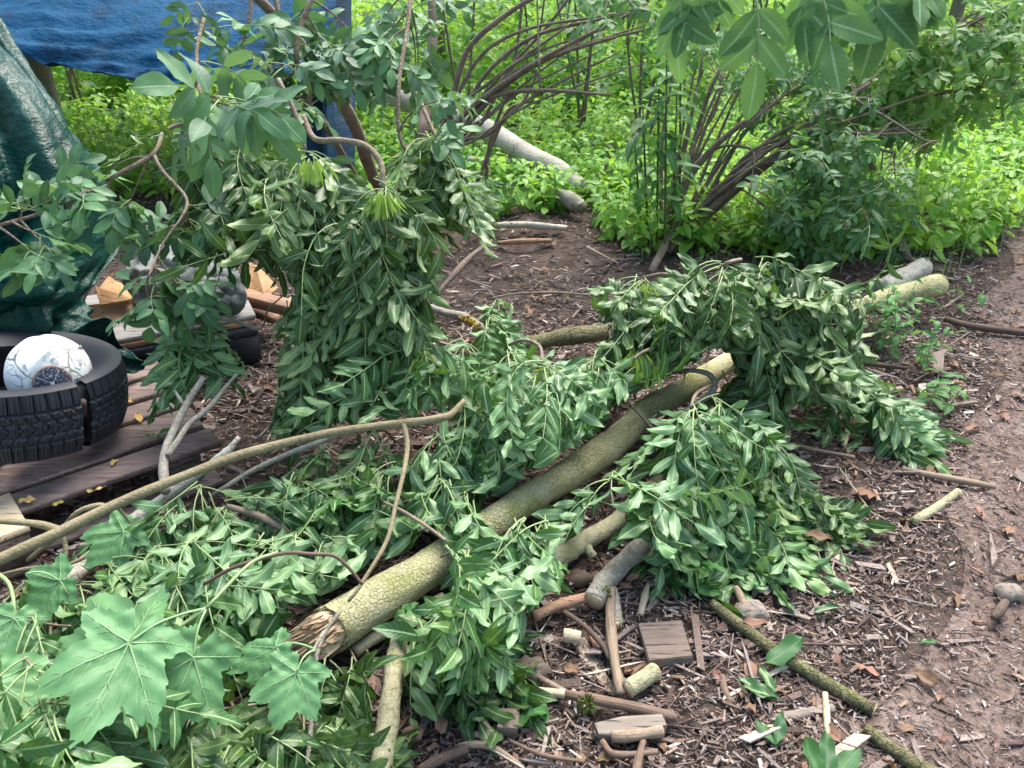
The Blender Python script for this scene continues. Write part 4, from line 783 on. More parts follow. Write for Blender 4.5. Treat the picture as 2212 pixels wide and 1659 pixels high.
bits = [  # short loose sticks: label, points, material
 ('reddish brown stick lying far right across the path edge', [(2040, 688, .02, 12), (2110, 706, .02, 16), (2230, 722, .02, 15)], 'dark_wood'),
 ('brown stick pointing right in the litter beside the path bend', [(1948, 1014, .014, 13), (2040, 1032, .014, 16), (2150, 1052, .014, 12)], 'dead_wood'),
 ('olive stick end lying below the brown stick at the path bend', [(1972, 1128, .014, 22), (2020, 1100, .016, 22), (2070, 1062, .014, 18)], 'spot_bark'),
 ('pale upright splinter left of the seed bunch by the path', [(1822, 962, .012, 10), (1830, 935, .014, 13), (1832, 908, .014, 10)], 'pale_wood'),
 ('root like curved stick beside the right end of the heap', [(1672, 890, .03, 14), (1695, 920, .03, 17), (1700, 945, .02, 17), (1683, 975, .012, 14), (1690, 1000, .01, 12), (1740, 1020, .01, 12)], 'dead_wood'),
 ('long thin stick pointing right from the curved root like stick', [(1690, 955, .012, 8), (1760, 972, .012, 9), (1846, 988, .012, 8)], 'dead_wood'),
 ('thin grey stick under the small nettle patch by the path', [(2015, 885, .012, 8), (2060, 876, .012, 9), (2110, 868, .012, 7)], 'twig'),
 ('dark brown stick in front of the nettle patch', [(1845, 780, .014, 9), (1890, 787, .014, 12), (1960, 796, .014, 9)], 'dark_wood'),
 ('thick short brown stick in front of the path side clearing', [(1875, 848, .014, 12), (1910, 847, .016, 14), (1948, 840, .014, 11)], 'dead_wood'),
 ('bright split splinter right of the low leaves at the heap foot', [(1808, 1130, .012, 12), (1830, 1155, .012, 15), (1848, 1180, .012, 12)], 'pale_wood'),
 ('brown splinter lying over the leaves at the heap foot', [(1700, 1150, .08, 7), (1690, 1175, .05, 9), (1662, 1208, .03, 8)], 'dead_wood'),
 ('grey weathered slab with a pale stick across it', [(1672, 1555, .012, 20), (1730, 1545, .012, 26), (1800, 1528, .012, 18)], 'grey_stone'),
 ('pale straight stick standing across the grey weathered slab', [(1783, 1498, .022, 13), (1786, 1550, .024, 15), (1785, 1590, .02, 12)], 'pale_wood'),
 ('red brown stick curving down beside the green stick', [(1676, 1550, .014, 9), (1690, 1580, .014, 12), (1720, 1602, .012, 11)], 'red_wood'),
 ('smooth red brown stick above the pair of fallen ash leaves', [(1560, 1460, .012, 12), (1566, 1490, .014, 17), (1578, 1522, .012, 13)], 'red_wood'),
 ('brown stick leaning against the top of the green stick', [(1590, 1270, .02, 16), (1605, 1300, .02, 17), (1612, 1325, .014, 14)], 'dead_wood'),
 ('whitish split chip above the square block', [(1400, 1262, .014, 8), (1392, 1290, .016, 16), (1384, 1328, .014, 14)], 'pale_wood'),
 ('light brown peeled stick left of the brick shaped block', [(1028, 1540, .012, 14), (1052, 1572, .014, 18), (1072, 1598, .012, 14)], 'dead_wood'),
 ('forked reddish stick below the oblong grey block', [(1300, 1600, .012, 14), (1330, 1630, .012, 15), (1420, 1625, .012, 12)], 'red_wood'),
 ('thick reddish stick running out at the bottom below the oblong block', [(1390, 1600, .014, 14), (1378, 1650, .014, 20), (1370, 1700, .014, 18)], 'red_wood'),
 ('long thin brown stick crossing the bottom chips', [(1100, 1600, .014, 8), (1170, 1630, .014, 10), (1260, 1645, .012, 8)], 'red_wood'),
 ('flat pale bark strip at the bottom edge right of the spotted pole', [(990, 1610, .012, 12), (1060, 1612, .02, 16), (1130, 1660, .012, 12)], 'dead_wood'),
 ('brown log piece left of the pale bark strip at the bottom', [(905, 1665, .014, 22), (950, 1640, .014, 24), (1010, 1618, .014, 18)], 'dark_wood'),
 ('pale red stick across the leaf litter of the clearing', [(1075, 525, .02, 10), (1130, 522, .03, 13), (1190, 520, .02, 10)], 'beam'),
 ('whitish log lying along the far rim of the clearing', [(1060, 488, .04, 12), (1130, 486, .05, 16), (1225, 492, .04, 12)], 'pale_bark'),
 ('brown forked stick rising behind the hanging ash leaves', [(930, 655, .1, 8), (975, 600, .18, 13), (1010, 560, .22, 13), (1062, 520, .24, 8)], 'brown_bark'),
 ('thin arching twig over the near litter of the clearing', [(1060, 645, .04, 4), (1110, 635, .06, 5), (1200, 632, .06, 5), (1300, 640, .04, 4)], 'twig'),
 ('black charred looking stick end on the far right of the path', [(2145, 1335, .016, 12), (2158, 1320, .018, 22), (2172, 1300, .016, 16)], 'dark_wood'),
]
for lab, pts, m in bits: stick('stick', lab, 'stick', pts, m, 'loose sticks on the ground', lump=.13, seg=8)
def block(name, label, cs, h, m, cat='wooden block'):
    q = [P(u, v, h) for u, v in cs]; n_ = len(q); mb = MB(); q = np.array(q); c = q.mean(0); lo = q - Z * h; ins = c + (q - c) * .965
    V = np.vstack([lo, q - Z * .004, ins + Z * .0]); f = [np.arange(n_)[None] + 2 * n_] + [np.array([[r * n_ + i, r * n_ + (i + 1) % n_, (r + 1) * n_ + (i + 1) % n_, (r + 1) * n_ + i] for i in range(n_)]) for r in (0, 1)]
    A_ = np.cross(q[1] - q[0], q[2] - q[1])
    if A_[2] < 0: f = [x[:, ::-1] for x in f]
    mb.add(V + rng.normal(0, .0008, V.shape), f); return tag(mb.build(name, M[m], smooth=False), label, cat)
block('square_block', 'square brown wooden block lying flat on the chips', [(1380, 1345), (1472, 1336), (1497, 1418), (1402, 1428)], .028, 'block_wood')
block('oblong_block', 'oblong grey weathered wooden block lying on the bottom chips', [(1285, 1560), (1345, 1546), (1432, 1542), (1442, 1566), (1320, 1585), (1292, 1583)], .022, 'grey_stone')
block('brick_block', 'small brick shaped brown block left of the oblong one', [(1082, 1528), (1124, 1532), (1118, 1574), (1073, 1571)], .03, 'block_wood')
for lab, (u, v, r), m in (('flat brown stone beside the tip of the front leaf spray', (1142, 1450, 42), 'block_wood'), ('grey clod lying above the green stick', (1622, 1325, 36), 'grey_stone'), ('grey clod at the right edge of the path', (2180, 1285, 30), 'grey_stone'), ('rough brown clod left of the mossy lower end of the limb', (1250, 1255, 30), 'dark_wood')):
    mb = MB(); c = P(u, v, 0); rr = rad(r * 2, c); a = np.linspace(0, 2 * np.pi, 14, endpoint=False); rows = []
    sh = rng.uniform(.75, 1.2, 14)
    for s_, z_ in ((1, 0), (.95, .012), (.7, .024), (.3, .028), (.02, .028)): rows.append(c + np.stack([np.cos(a) * sh * s_ * rr, np.sin(a) * sh * s_ * rr * .8, np.full(14, z_) + rng.normal(0, .002, 14)], -1))
    i, j = np.meshgrid(np.arange(4), np.arange(14), indexing='ij'); j2 = (j + 1) % 14
    mb.add(np.array(rows), np.stack([i * 14 + j, i * 14 + j2, (i + 1) * 14 + j2, (i + 1) * 14 + j], -1).reshape(-1, 4)); tag(mb.build('clod', M[m]), lab, 'clod')
# moss tufts
for lab, (u, v, h, r) in (('small green moss tuft by the reddish stick', (1268, 1520, .015, .016)), ('bright moss cushion on the lower end of the grey limb', (1300, 1285, .04, .022))):
    mb = MB(); c = P(u, v, h); n = 160; d = rng.normal(0, 1, (n, 3)) + [0, 0, .4]; leaves(mb, c + unit(d) * r * rng.uniform(.4, 1, (n, 1)), d, rng.normal(0, 1, (n, 3)), .012, .004, 'elder', 2, 2); tag(mb.build('moss_tuft', M['moss']), lab, 'moss')

# ------------------------------------------------------------------ cut ash branches: the heap
GROUP = 'cut ash branches in the heap'
def toward(u, v): 
    d = ray(u, v); return unit(np.array([d[0], d[1], 0]))
def ash(label, stems, nodes, m='ash', name='ash_branch', group=GROUP, ll=.083, lw=.41, keys=(), sm='twig', droop=.17, base_h=0.0, skip=()):
    """stems: pixel polylines; nodes: (u, v, h, n, length[, flow]) where flow is the way the leaves hang in the picture, degrees from straight down"""
    ns_ = [P(*n[:3]) for n in nodes]; c = np.mean(ns_, 0); t = thing(name, label, 'branch', [c[0], c[1], max(0, base_h)], group)
    k = MB(); sp = Spray(); sp.skip = skip
    for st in stems:
        q, r = px_line(st); tube(k, q, r, 8, 5, lump=.06)
    hub = ns_[0]
    for nd, o in zip(nodes, ns_):
        n, L = nd[3], nd[4]; fl = nd[5] if len(nd) > 5 else 0; sprd = nd[6] if len(nd) > 6 else 62
        back = -toward(nd[0], nd[1]); 
        if not stems or o is not hub:   # a woody shoot feeds each node from behind
            b0 = o - back * .16 - Z * .16 + rng.normal(0, .03, 3)
            b0[2] = min(max(b0[2], .02), o[2] - .01); tube(k, [b0, (b0 + o) / 2 + rng.normal(0, .008, 3), o], [.0038, .003, .0024], 6, 3, lump=.05)
        n = int(round(n * 1.3))
        for i in range(n):
            az = R(fl + (i + .5 - n / 2) / n * 2 * sprd + rng.normal(0, 10)); d = back * math.cos(az) + np.array([back[1], -back[0], 0]) * -math.sin(az)
            el = rng.uniform(-.15, .55); o2 = o + rng.normal(0, .012, 3)
            sp.compound(o2, d + Z * el, L * rng.uniform(.8, 1.15), int(rng.integers(4, 7)), ll * rng.uniform(.9, 1.15), lw * rng.uniform(.9, 1.1), droop * rng.uniform(.7, 1.35), tint=np.clip(rng.normal(.5, .14), .1, .9))
    if k.v: k.build('stem', M[sm], t)
    for kk in keys:
        kb = MB(); s2 = Spray(); s2.keys(P(*kk[:3]), kk[3]); a = s2.K
        leaves(kb, [x[0] for x in a], [x[1] for x in a], rng.normal(0, 1, (len(a), 3)) + [0, -1, .5], np.array([x[2] for x in a]), .0085, 'key', 4, 2, .2, .1, .05, .02); kb.build('seed_bunch', M['key'], t)
    lb = MB(); sp.emit(lb, 'ash', bend=.5, fold=.26, wave=.26, ragged=.06, nv=10, nu=4)
    s0 = sp.st
    for v_, f_ in [(lb, s0)]:
        off = lb.n; [lb.f.append(x + off) for x in s0.f]; lb.m += [1] * len(s0.f); lb.v += s0.v; lb.uv += s0.uv; lb.t += s0.t; lb.n += s0.n
    lb.build('foliage', [M[m], M['rachis']], t); return t
# hanging mass in the middle left
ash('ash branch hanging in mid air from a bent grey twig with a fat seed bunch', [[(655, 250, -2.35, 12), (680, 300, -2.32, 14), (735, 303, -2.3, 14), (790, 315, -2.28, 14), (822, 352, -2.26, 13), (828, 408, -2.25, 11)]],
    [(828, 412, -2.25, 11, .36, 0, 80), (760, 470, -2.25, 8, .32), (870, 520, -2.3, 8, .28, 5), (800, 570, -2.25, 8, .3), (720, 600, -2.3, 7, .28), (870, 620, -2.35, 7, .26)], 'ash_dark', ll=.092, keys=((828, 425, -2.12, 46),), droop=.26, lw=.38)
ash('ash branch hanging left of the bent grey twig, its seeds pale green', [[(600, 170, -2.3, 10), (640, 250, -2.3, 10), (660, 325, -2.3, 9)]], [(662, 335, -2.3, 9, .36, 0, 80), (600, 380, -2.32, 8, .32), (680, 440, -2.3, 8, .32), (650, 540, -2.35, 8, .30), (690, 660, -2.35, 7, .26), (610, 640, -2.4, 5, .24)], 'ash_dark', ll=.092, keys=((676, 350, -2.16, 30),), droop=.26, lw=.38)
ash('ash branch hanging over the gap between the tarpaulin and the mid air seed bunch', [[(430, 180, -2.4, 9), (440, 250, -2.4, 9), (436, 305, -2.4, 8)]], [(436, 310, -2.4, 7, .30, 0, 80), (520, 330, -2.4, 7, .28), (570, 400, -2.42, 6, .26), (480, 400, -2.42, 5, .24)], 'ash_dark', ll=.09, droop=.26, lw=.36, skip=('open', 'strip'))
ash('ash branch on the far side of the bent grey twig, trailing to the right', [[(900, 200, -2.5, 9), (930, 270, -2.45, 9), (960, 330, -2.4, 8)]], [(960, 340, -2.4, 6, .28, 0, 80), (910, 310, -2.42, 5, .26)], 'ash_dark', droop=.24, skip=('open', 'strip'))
ash('single leafy ash spray hanging over the end of the pallet boards', [[(560, 712, -2.5, 9), (500, 692, -2.46, 10), (455, 686, -2.45, 10), (408, 696, -2.45, 9)]], [(408, 700, -2.45, 8, .27, 0, 55), (405, 735, -2.42, 4, .24, -5, 40), (445, 740, -2.45, 4, .22)], 'ash', ll=.088, lw=.44, sm='grey_bark', droop=.2, skip=('open',))
# heap behind the trunk
A = ash
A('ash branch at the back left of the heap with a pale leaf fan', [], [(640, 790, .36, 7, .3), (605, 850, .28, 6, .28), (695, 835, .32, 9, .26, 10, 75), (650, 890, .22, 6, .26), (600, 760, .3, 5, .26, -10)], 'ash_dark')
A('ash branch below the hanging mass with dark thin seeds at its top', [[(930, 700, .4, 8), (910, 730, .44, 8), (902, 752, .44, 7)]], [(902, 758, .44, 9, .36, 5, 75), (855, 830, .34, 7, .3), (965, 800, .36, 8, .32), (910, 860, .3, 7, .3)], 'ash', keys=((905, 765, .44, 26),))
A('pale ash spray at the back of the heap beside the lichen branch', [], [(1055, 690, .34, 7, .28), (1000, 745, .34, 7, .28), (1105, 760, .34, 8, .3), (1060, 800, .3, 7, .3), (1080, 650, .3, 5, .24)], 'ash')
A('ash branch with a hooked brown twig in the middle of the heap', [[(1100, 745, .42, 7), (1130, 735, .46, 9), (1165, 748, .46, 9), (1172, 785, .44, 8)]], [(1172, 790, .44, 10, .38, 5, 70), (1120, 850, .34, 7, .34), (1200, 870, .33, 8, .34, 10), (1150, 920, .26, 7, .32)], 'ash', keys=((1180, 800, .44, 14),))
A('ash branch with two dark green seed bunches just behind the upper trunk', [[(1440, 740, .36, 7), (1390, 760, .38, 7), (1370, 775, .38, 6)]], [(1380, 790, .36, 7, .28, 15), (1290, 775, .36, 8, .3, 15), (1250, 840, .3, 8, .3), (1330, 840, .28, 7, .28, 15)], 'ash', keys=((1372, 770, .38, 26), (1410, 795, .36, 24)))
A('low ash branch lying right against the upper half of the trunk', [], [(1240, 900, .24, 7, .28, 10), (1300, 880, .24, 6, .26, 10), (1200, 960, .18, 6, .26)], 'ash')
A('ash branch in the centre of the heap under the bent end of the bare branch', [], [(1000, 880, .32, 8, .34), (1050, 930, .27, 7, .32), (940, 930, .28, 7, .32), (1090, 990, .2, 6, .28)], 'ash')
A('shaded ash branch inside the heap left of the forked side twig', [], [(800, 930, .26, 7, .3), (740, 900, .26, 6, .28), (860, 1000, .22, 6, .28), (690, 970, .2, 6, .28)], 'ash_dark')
A('ash branch spreading two broad fans between the bare branch and the trunk', [], [(960, 1040, .24, 8, .32), (910, 1075, .22, 7, .32), (1010, 1060, .22, 7, .3), (830, 1040, .22, 7, .32)], 'ash', ll=.088)
A('ash branch lying under the forked side twig of the bare branch', [], [(760, 1030, .2, 8, .32, -8), (700, 1060, .18, 7, .3), (810, 1110, .18, 7, .3), (640, 1040, .2, 7, .3)], 'ash', ll=.088)
A('ash branch beside the pale peeling branch at the pallet corner', [], [(430, 1050, .2, 6, .28, -5), (480, 1100, .18, 7, .3), (380, 1110, .16, 6, .26), (560, 1080, .2, 7, .3)], 'ash', ll=.088)
A('ash branch under the slender arching twig, nearest the splintered end', [], [(560, 1170, .22, 7, .32, -5), (640, 1150, .22, 7, .3), (620, 1220, .2, 6, .3), (700, 1170, .2, 7, .3), (540, 1240, .2, 6, .28)], 'ash', ll=.088)
A('ash branch heaped left of the arching twig behind the big sycamore leaf', [], [(420, 1180, .2, 7, .32, -8), (340, 1190, .18, 7, .3), (470, 1250, .2, 7, .3), (390, 1270, .2, 6, .3)], 'ash', ll=.088)
A('ash branch at the far left under the bare branch and its hanging twig', [], [(240, 1220, .16, 6, .3), (160, 1260, .16, 6, .3), (300, 1270, .18, 6, .3), (60, 1270, .16, 6, .3)], 'ash', ll=.088)
# front
A('big ash spray draped over the front of the trunk with its tip on the chips', [[(820, 1080, .2, 8), (880, 1110, .28, 8), (940, 1150, .34, 8), (962, 1168, .35, 7)]], [(962, 1172, .35, 9, .36, 3, 42), (1010, 1185, .30, 5, .32, 6, 30), (1010, 1270, .22, 6, .30, 5, 30), (925, 1140, .3, 5, .26, -5, 40), (1030, 1350, .14, 4, .22, 5, 25)], 'ash', droop=.12, ll=.088)
A('ash spray hanging across the trunk right of the biggest front spray', [], [(1175, 1120, .22, 6, .26, 5, 35), (1130, 1130, .24, 6, .26, 0, 35), (1215, 1130, .2, 5, .22, 8, 30), (1090, 1160, .22, 5, .26, 0, 35)], 'ash')
A('ash spray covering the knotted limb below the trunk', [], [(1325, 1030, .22, 8, .28, 5), (1390, 1075, .2, 7, .26), (1420, 1050, .22, 6, .26, 12), (1290, 1080, .18, 6, .24)], 'ash')
A('ash branch bulging in front of the far end of the trunk beside the hooked twig', [[(1540, 830, .28, 8), (1505, 850, .33, 8), (1492, 880, .34, 7)]], [(1495, 885, .34, 7, .32, 0, 50), (1550, 860, .32, 6, .28, 5, 45), (1600, 890, .26, 4, .24, 10, 40), (1540, 960, .18, 5, .24), (1600, 980, .15, 4, .22, 10)], 'ash')
A('low ash branch fanning onto the wood chips at the heap foot', [], [(1510, 1060, .12, 5, .28, 0), (1575, 1090, .10, 6, .28, 10), (1640, 1110, .07, 5, .26, 25), (1490, 1130, .09, 4, .22), (1620, 1050, .10, 5, .26, 35)], 'ash', skip=('open',))
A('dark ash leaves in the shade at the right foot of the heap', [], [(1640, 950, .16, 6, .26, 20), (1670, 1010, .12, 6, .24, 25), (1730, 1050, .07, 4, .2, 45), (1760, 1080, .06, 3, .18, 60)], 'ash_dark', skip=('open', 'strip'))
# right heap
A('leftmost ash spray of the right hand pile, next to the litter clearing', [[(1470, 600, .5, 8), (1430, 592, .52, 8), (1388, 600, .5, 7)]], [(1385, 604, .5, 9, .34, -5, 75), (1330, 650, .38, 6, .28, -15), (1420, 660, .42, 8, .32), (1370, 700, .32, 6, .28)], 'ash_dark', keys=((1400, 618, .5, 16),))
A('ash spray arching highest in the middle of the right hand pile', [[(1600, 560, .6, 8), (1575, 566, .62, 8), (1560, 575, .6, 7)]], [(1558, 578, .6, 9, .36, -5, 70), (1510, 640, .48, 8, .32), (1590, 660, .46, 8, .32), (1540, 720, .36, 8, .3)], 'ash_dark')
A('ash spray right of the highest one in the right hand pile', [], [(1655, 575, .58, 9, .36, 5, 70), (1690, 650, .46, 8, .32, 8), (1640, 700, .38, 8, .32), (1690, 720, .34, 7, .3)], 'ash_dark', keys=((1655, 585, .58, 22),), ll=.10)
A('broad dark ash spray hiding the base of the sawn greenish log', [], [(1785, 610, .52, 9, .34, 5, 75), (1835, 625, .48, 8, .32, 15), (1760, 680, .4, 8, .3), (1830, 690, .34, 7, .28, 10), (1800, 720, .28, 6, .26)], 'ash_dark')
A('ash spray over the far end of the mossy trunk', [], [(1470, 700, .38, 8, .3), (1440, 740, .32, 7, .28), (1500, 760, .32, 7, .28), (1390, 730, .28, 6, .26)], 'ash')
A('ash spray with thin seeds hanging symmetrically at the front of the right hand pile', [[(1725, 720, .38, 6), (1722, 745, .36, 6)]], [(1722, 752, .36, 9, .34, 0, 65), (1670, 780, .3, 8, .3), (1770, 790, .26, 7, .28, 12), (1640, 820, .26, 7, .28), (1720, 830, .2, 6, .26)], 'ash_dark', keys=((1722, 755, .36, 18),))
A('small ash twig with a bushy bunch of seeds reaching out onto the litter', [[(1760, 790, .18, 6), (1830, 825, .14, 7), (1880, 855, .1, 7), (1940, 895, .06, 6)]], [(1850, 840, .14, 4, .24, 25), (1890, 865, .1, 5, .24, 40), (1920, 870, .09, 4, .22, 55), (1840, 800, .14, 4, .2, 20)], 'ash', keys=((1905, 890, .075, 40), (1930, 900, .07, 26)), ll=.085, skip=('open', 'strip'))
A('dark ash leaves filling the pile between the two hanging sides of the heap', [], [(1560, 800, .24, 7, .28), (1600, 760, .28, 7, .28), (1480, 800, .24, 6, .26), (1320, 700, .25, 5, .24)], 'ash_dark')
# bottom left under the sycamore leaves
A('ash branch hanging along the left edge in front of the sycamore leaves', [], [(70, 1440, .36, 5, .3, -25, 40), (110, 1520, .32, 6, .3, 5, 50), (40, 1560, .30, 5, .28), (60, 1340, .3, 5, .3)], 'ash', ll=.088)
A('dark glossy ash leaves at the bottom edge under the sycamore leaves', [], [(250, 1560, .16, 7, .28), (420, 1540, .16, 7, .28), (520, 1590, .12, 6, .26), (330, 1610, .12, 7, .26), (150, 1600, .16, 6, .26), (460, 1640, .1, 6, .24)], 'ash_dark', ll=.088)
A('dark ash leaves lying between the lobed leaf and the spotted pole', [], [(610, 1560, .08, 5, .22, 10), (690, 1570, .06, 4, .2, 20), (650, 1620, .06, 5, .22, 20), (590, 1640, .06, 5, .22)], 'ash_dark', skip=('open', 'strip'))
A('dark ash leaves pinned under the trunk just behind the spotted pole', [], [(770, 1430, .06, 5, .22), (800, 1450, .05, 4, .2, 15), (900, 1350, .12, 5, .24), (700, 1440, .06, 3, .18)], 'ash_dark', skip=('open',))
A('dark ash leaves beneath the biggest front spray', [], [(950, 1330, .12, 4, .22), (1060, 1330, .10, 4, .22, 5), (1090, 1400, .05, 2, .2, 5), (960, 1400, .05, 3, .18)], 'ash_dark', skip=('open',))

# ------------------------------------------------------------------ sycamore leaves
def syc_leaf(parent, base, tip, nrm_tilt, hub=None, wide=1.0, sag=.10, curl=.0, name='leaf', tint=.5):
    """five lobed leaf from (u, v, h) base to (u, v, h) tip, palmate veins standing slightly proud"""
    a, c = P(*base), P(*tip); L = np.linalg.norm(c - a); D = unit(c - a); view = unit(C0 - a); X = unit(np.cross(D, view + np.array(nrm_tilt))); N = np.cross(X, D)
    lobes = [(0, 1.0, 36), (46, .93, 33), (-46, .93, 33), (104, .66, 34), (-104, .66, 34)]
    n = 150; an = np.linspace(-168, 168, n); r = np.zeros(n)
    for la, ll_, wd in lobes:
        d = np.abs(an - la); r = np.maximum(r, ll_ * np.clip(1 - (d / wd) ** 1.05 * .50, 0, 1) * (d < wd * 1.5))
    r = np.maximum(r, .44 + .08 * np.cos(R(1) * an)) * (1 + .028 * np.sign(np.sin(an * .62)) + rng.normal(0, .01, n)); r *= np.clip((175 - np.abs(an)) / 16, .35, 1)
    rings = np.linspace(0.0, 1, 9); A = R(1) * an
    def pt(rad_, ang): 
        x = np.sin(ang) * rad_ * wide; y = np.cos(ang) * rad_
        z = -sag * (np.maximum(y, 0) ** 2) - (.18 + curl) * x ** 2 + .025 * np.sin(7 * x + 5 * y + tint * 20) + .012 * np.sin(23 * x - 17 * y) + .010 * np.cos(31 * y + 9 * x) + .03 * np.abs(np.sin(2.2 * ang)) * rad_
        return a + L * (x[..., None] * X + y[..., None] * D + z[..., None] * N)
    rr, aa = np.meshgrid(rings, A, indexing='ij'); V = pt(rr * r[None], aa)
    i, j = np.meshgrid(np.arange(8), np.arange(n - 1), indexing='ij'); k = i * n + j
    f = np.stack([k, k + n, k + n + 1, k + 1], -1).reshape(-1, 4)
    mb = MB(); mb.add(V, f, np.stack([.5 + .4 * rr + aa * 0, aa * 0 + .5], -1), tint)
    for la, ll_, wd in lobes:
        s_ = np.linspace(.0, .93 * ll_, 9); ang = np.full(9, R(la)); q = pt(s_, ang) + N * .0006; tube(mb, q, np.linspace(.0019, .0005, 9) * L / .2, 5, 1, m=1, cap=False, raw=True)
        for m_ in (.25, .4, .55, .7):
            for sg in (-1, 1):
                p0 = np.array([math.sin(R(la)) * m_ * ll_, math.cos(R(la)) * m_ * ll_]); dd = R(la + sg * 42); ln_ = (.22 - .16 * m_) * ll_ * 1.25
                q2 = [p0 + np.array([math.sin(dd), math.cos(dd)]) * ln_ * t_ for t_ in (0, .5, 1)]
                q = np.array([pt(np.array([np.hypot(*z)]), np.array([math.atan2(z[0], z[1])]))[0] for z in q2]) + N * .0004
                tube(mb, q, np.array([.0009, .0006, .0003]) * L / .2, 4, 1, m=1, cap=False, raw=True)
    if hub is not None:
        h = P(*hub); tube(mb, [a, a + (h - a) * .35 + Z * .015, a + (h - a) * .7 + Z * .012, h], [.0022, .002, .0022, .0028], 6, 4, m=1)
    return mb.build(name, [M['syc'], M['syc_vein']], parent)
t = thing('sycamore_branch', 'leafy sycamore shoot with big pale lobed leaves in the bottom left corner', 'branch', P(200, 1450, 0))
k = MB(); q, r = px_line([(470, 1290, .32, 8), (447, 1312, .34, 9), (425, 1328, .34, 9), (360, 1375, .33, 8)]); tube(k, q, r, 7, 5)
q, r = px_line([(600, 1194, .34, 8), (540, 1218, .35, 8), (447, 1312, .345, 8)]); tube(k, q, r, 7, 5); k.build('shoot', M['rachis'], t)
syc_leaf(t, (279, 1388, .37), (158, 1610, .33), (0, 0, .4), (447, 1314, .34), .84)
syc_leaf(t, (418, 1420, .30), (330, 1622, .20), (.1, 0, .3), (447, 1314, .34), .78, tint=.62)
syc_leaf(t, (283, 1392, .31), (75, 1420, .25), (0, 0, .7), None, .8, tint=.75)
syc_leaf(t, (300, 1400, .29), (390, 1490, .2), (0, 0, .7), None, .8, tint=.8)
t = thing('sycamore_shoot', 'sycamore twig holding one lobed leaf and one folded leaf left of the spotted pole', 'branch', P(640, 1500, 0))
k = MB(); q, r = px_line([(700, 1365, .21, 9), (682, 1395, .21, 8), (676, 1410, .21, 7)]); tube(k, q, r, 7, 4); k.build('shoot', M['grey_bark'], t)
syc_leaf(t, (641, 1452, .22), (590, 1580, .17), (0, 0, .3), (680, 1405, .21), .92, tint=.55)
syc_leaf(t, (595, 1398, .24), (484, 1455, .2), (0, .2, .9), (678, 1402, .21), .55, curl=.5, tint=.5)
t = thing('sycamore_sprig', 'lobed sycamore leaves along the far left edge under the bare branch', 'branch', P(40, 1350, 0))
k = MB(); q, r = px_line([(-60, 1210, .3, 9), (10, 1250, .3, 9), (28, 1290, .3, 8), (30, 1335, .3, 6)]); tube(k, q, r, 7, 4); k.build('shoot', M['rachis'], t)
syc_leaf(t, (30, 1336, .3), (-10, 1440, .26), (0, 0, .5), None, 1.1, tint=.45)
syc_leaf(t, (130, 1255, .26), (30, 1310, .22), (0, 0, .8), (60, 1240, .28), .9, tint=.5)
syc_leaf(t, (-10, 1470, .32), (0, 1660, .25), (.2, 0, .3), (-30, 1400, .3), .9, tint=.6)
t = thing('sycamore_leaves', 'pale lobed sycamore leaf lying on the twigs below the pallet corner', 'leaf', P(215, 1180, 0))
syc_leaf(t, (268, 1148, .2), (180, 1225, .16), (0, 0, .9), None, .9, tint=.45, name='leaf')

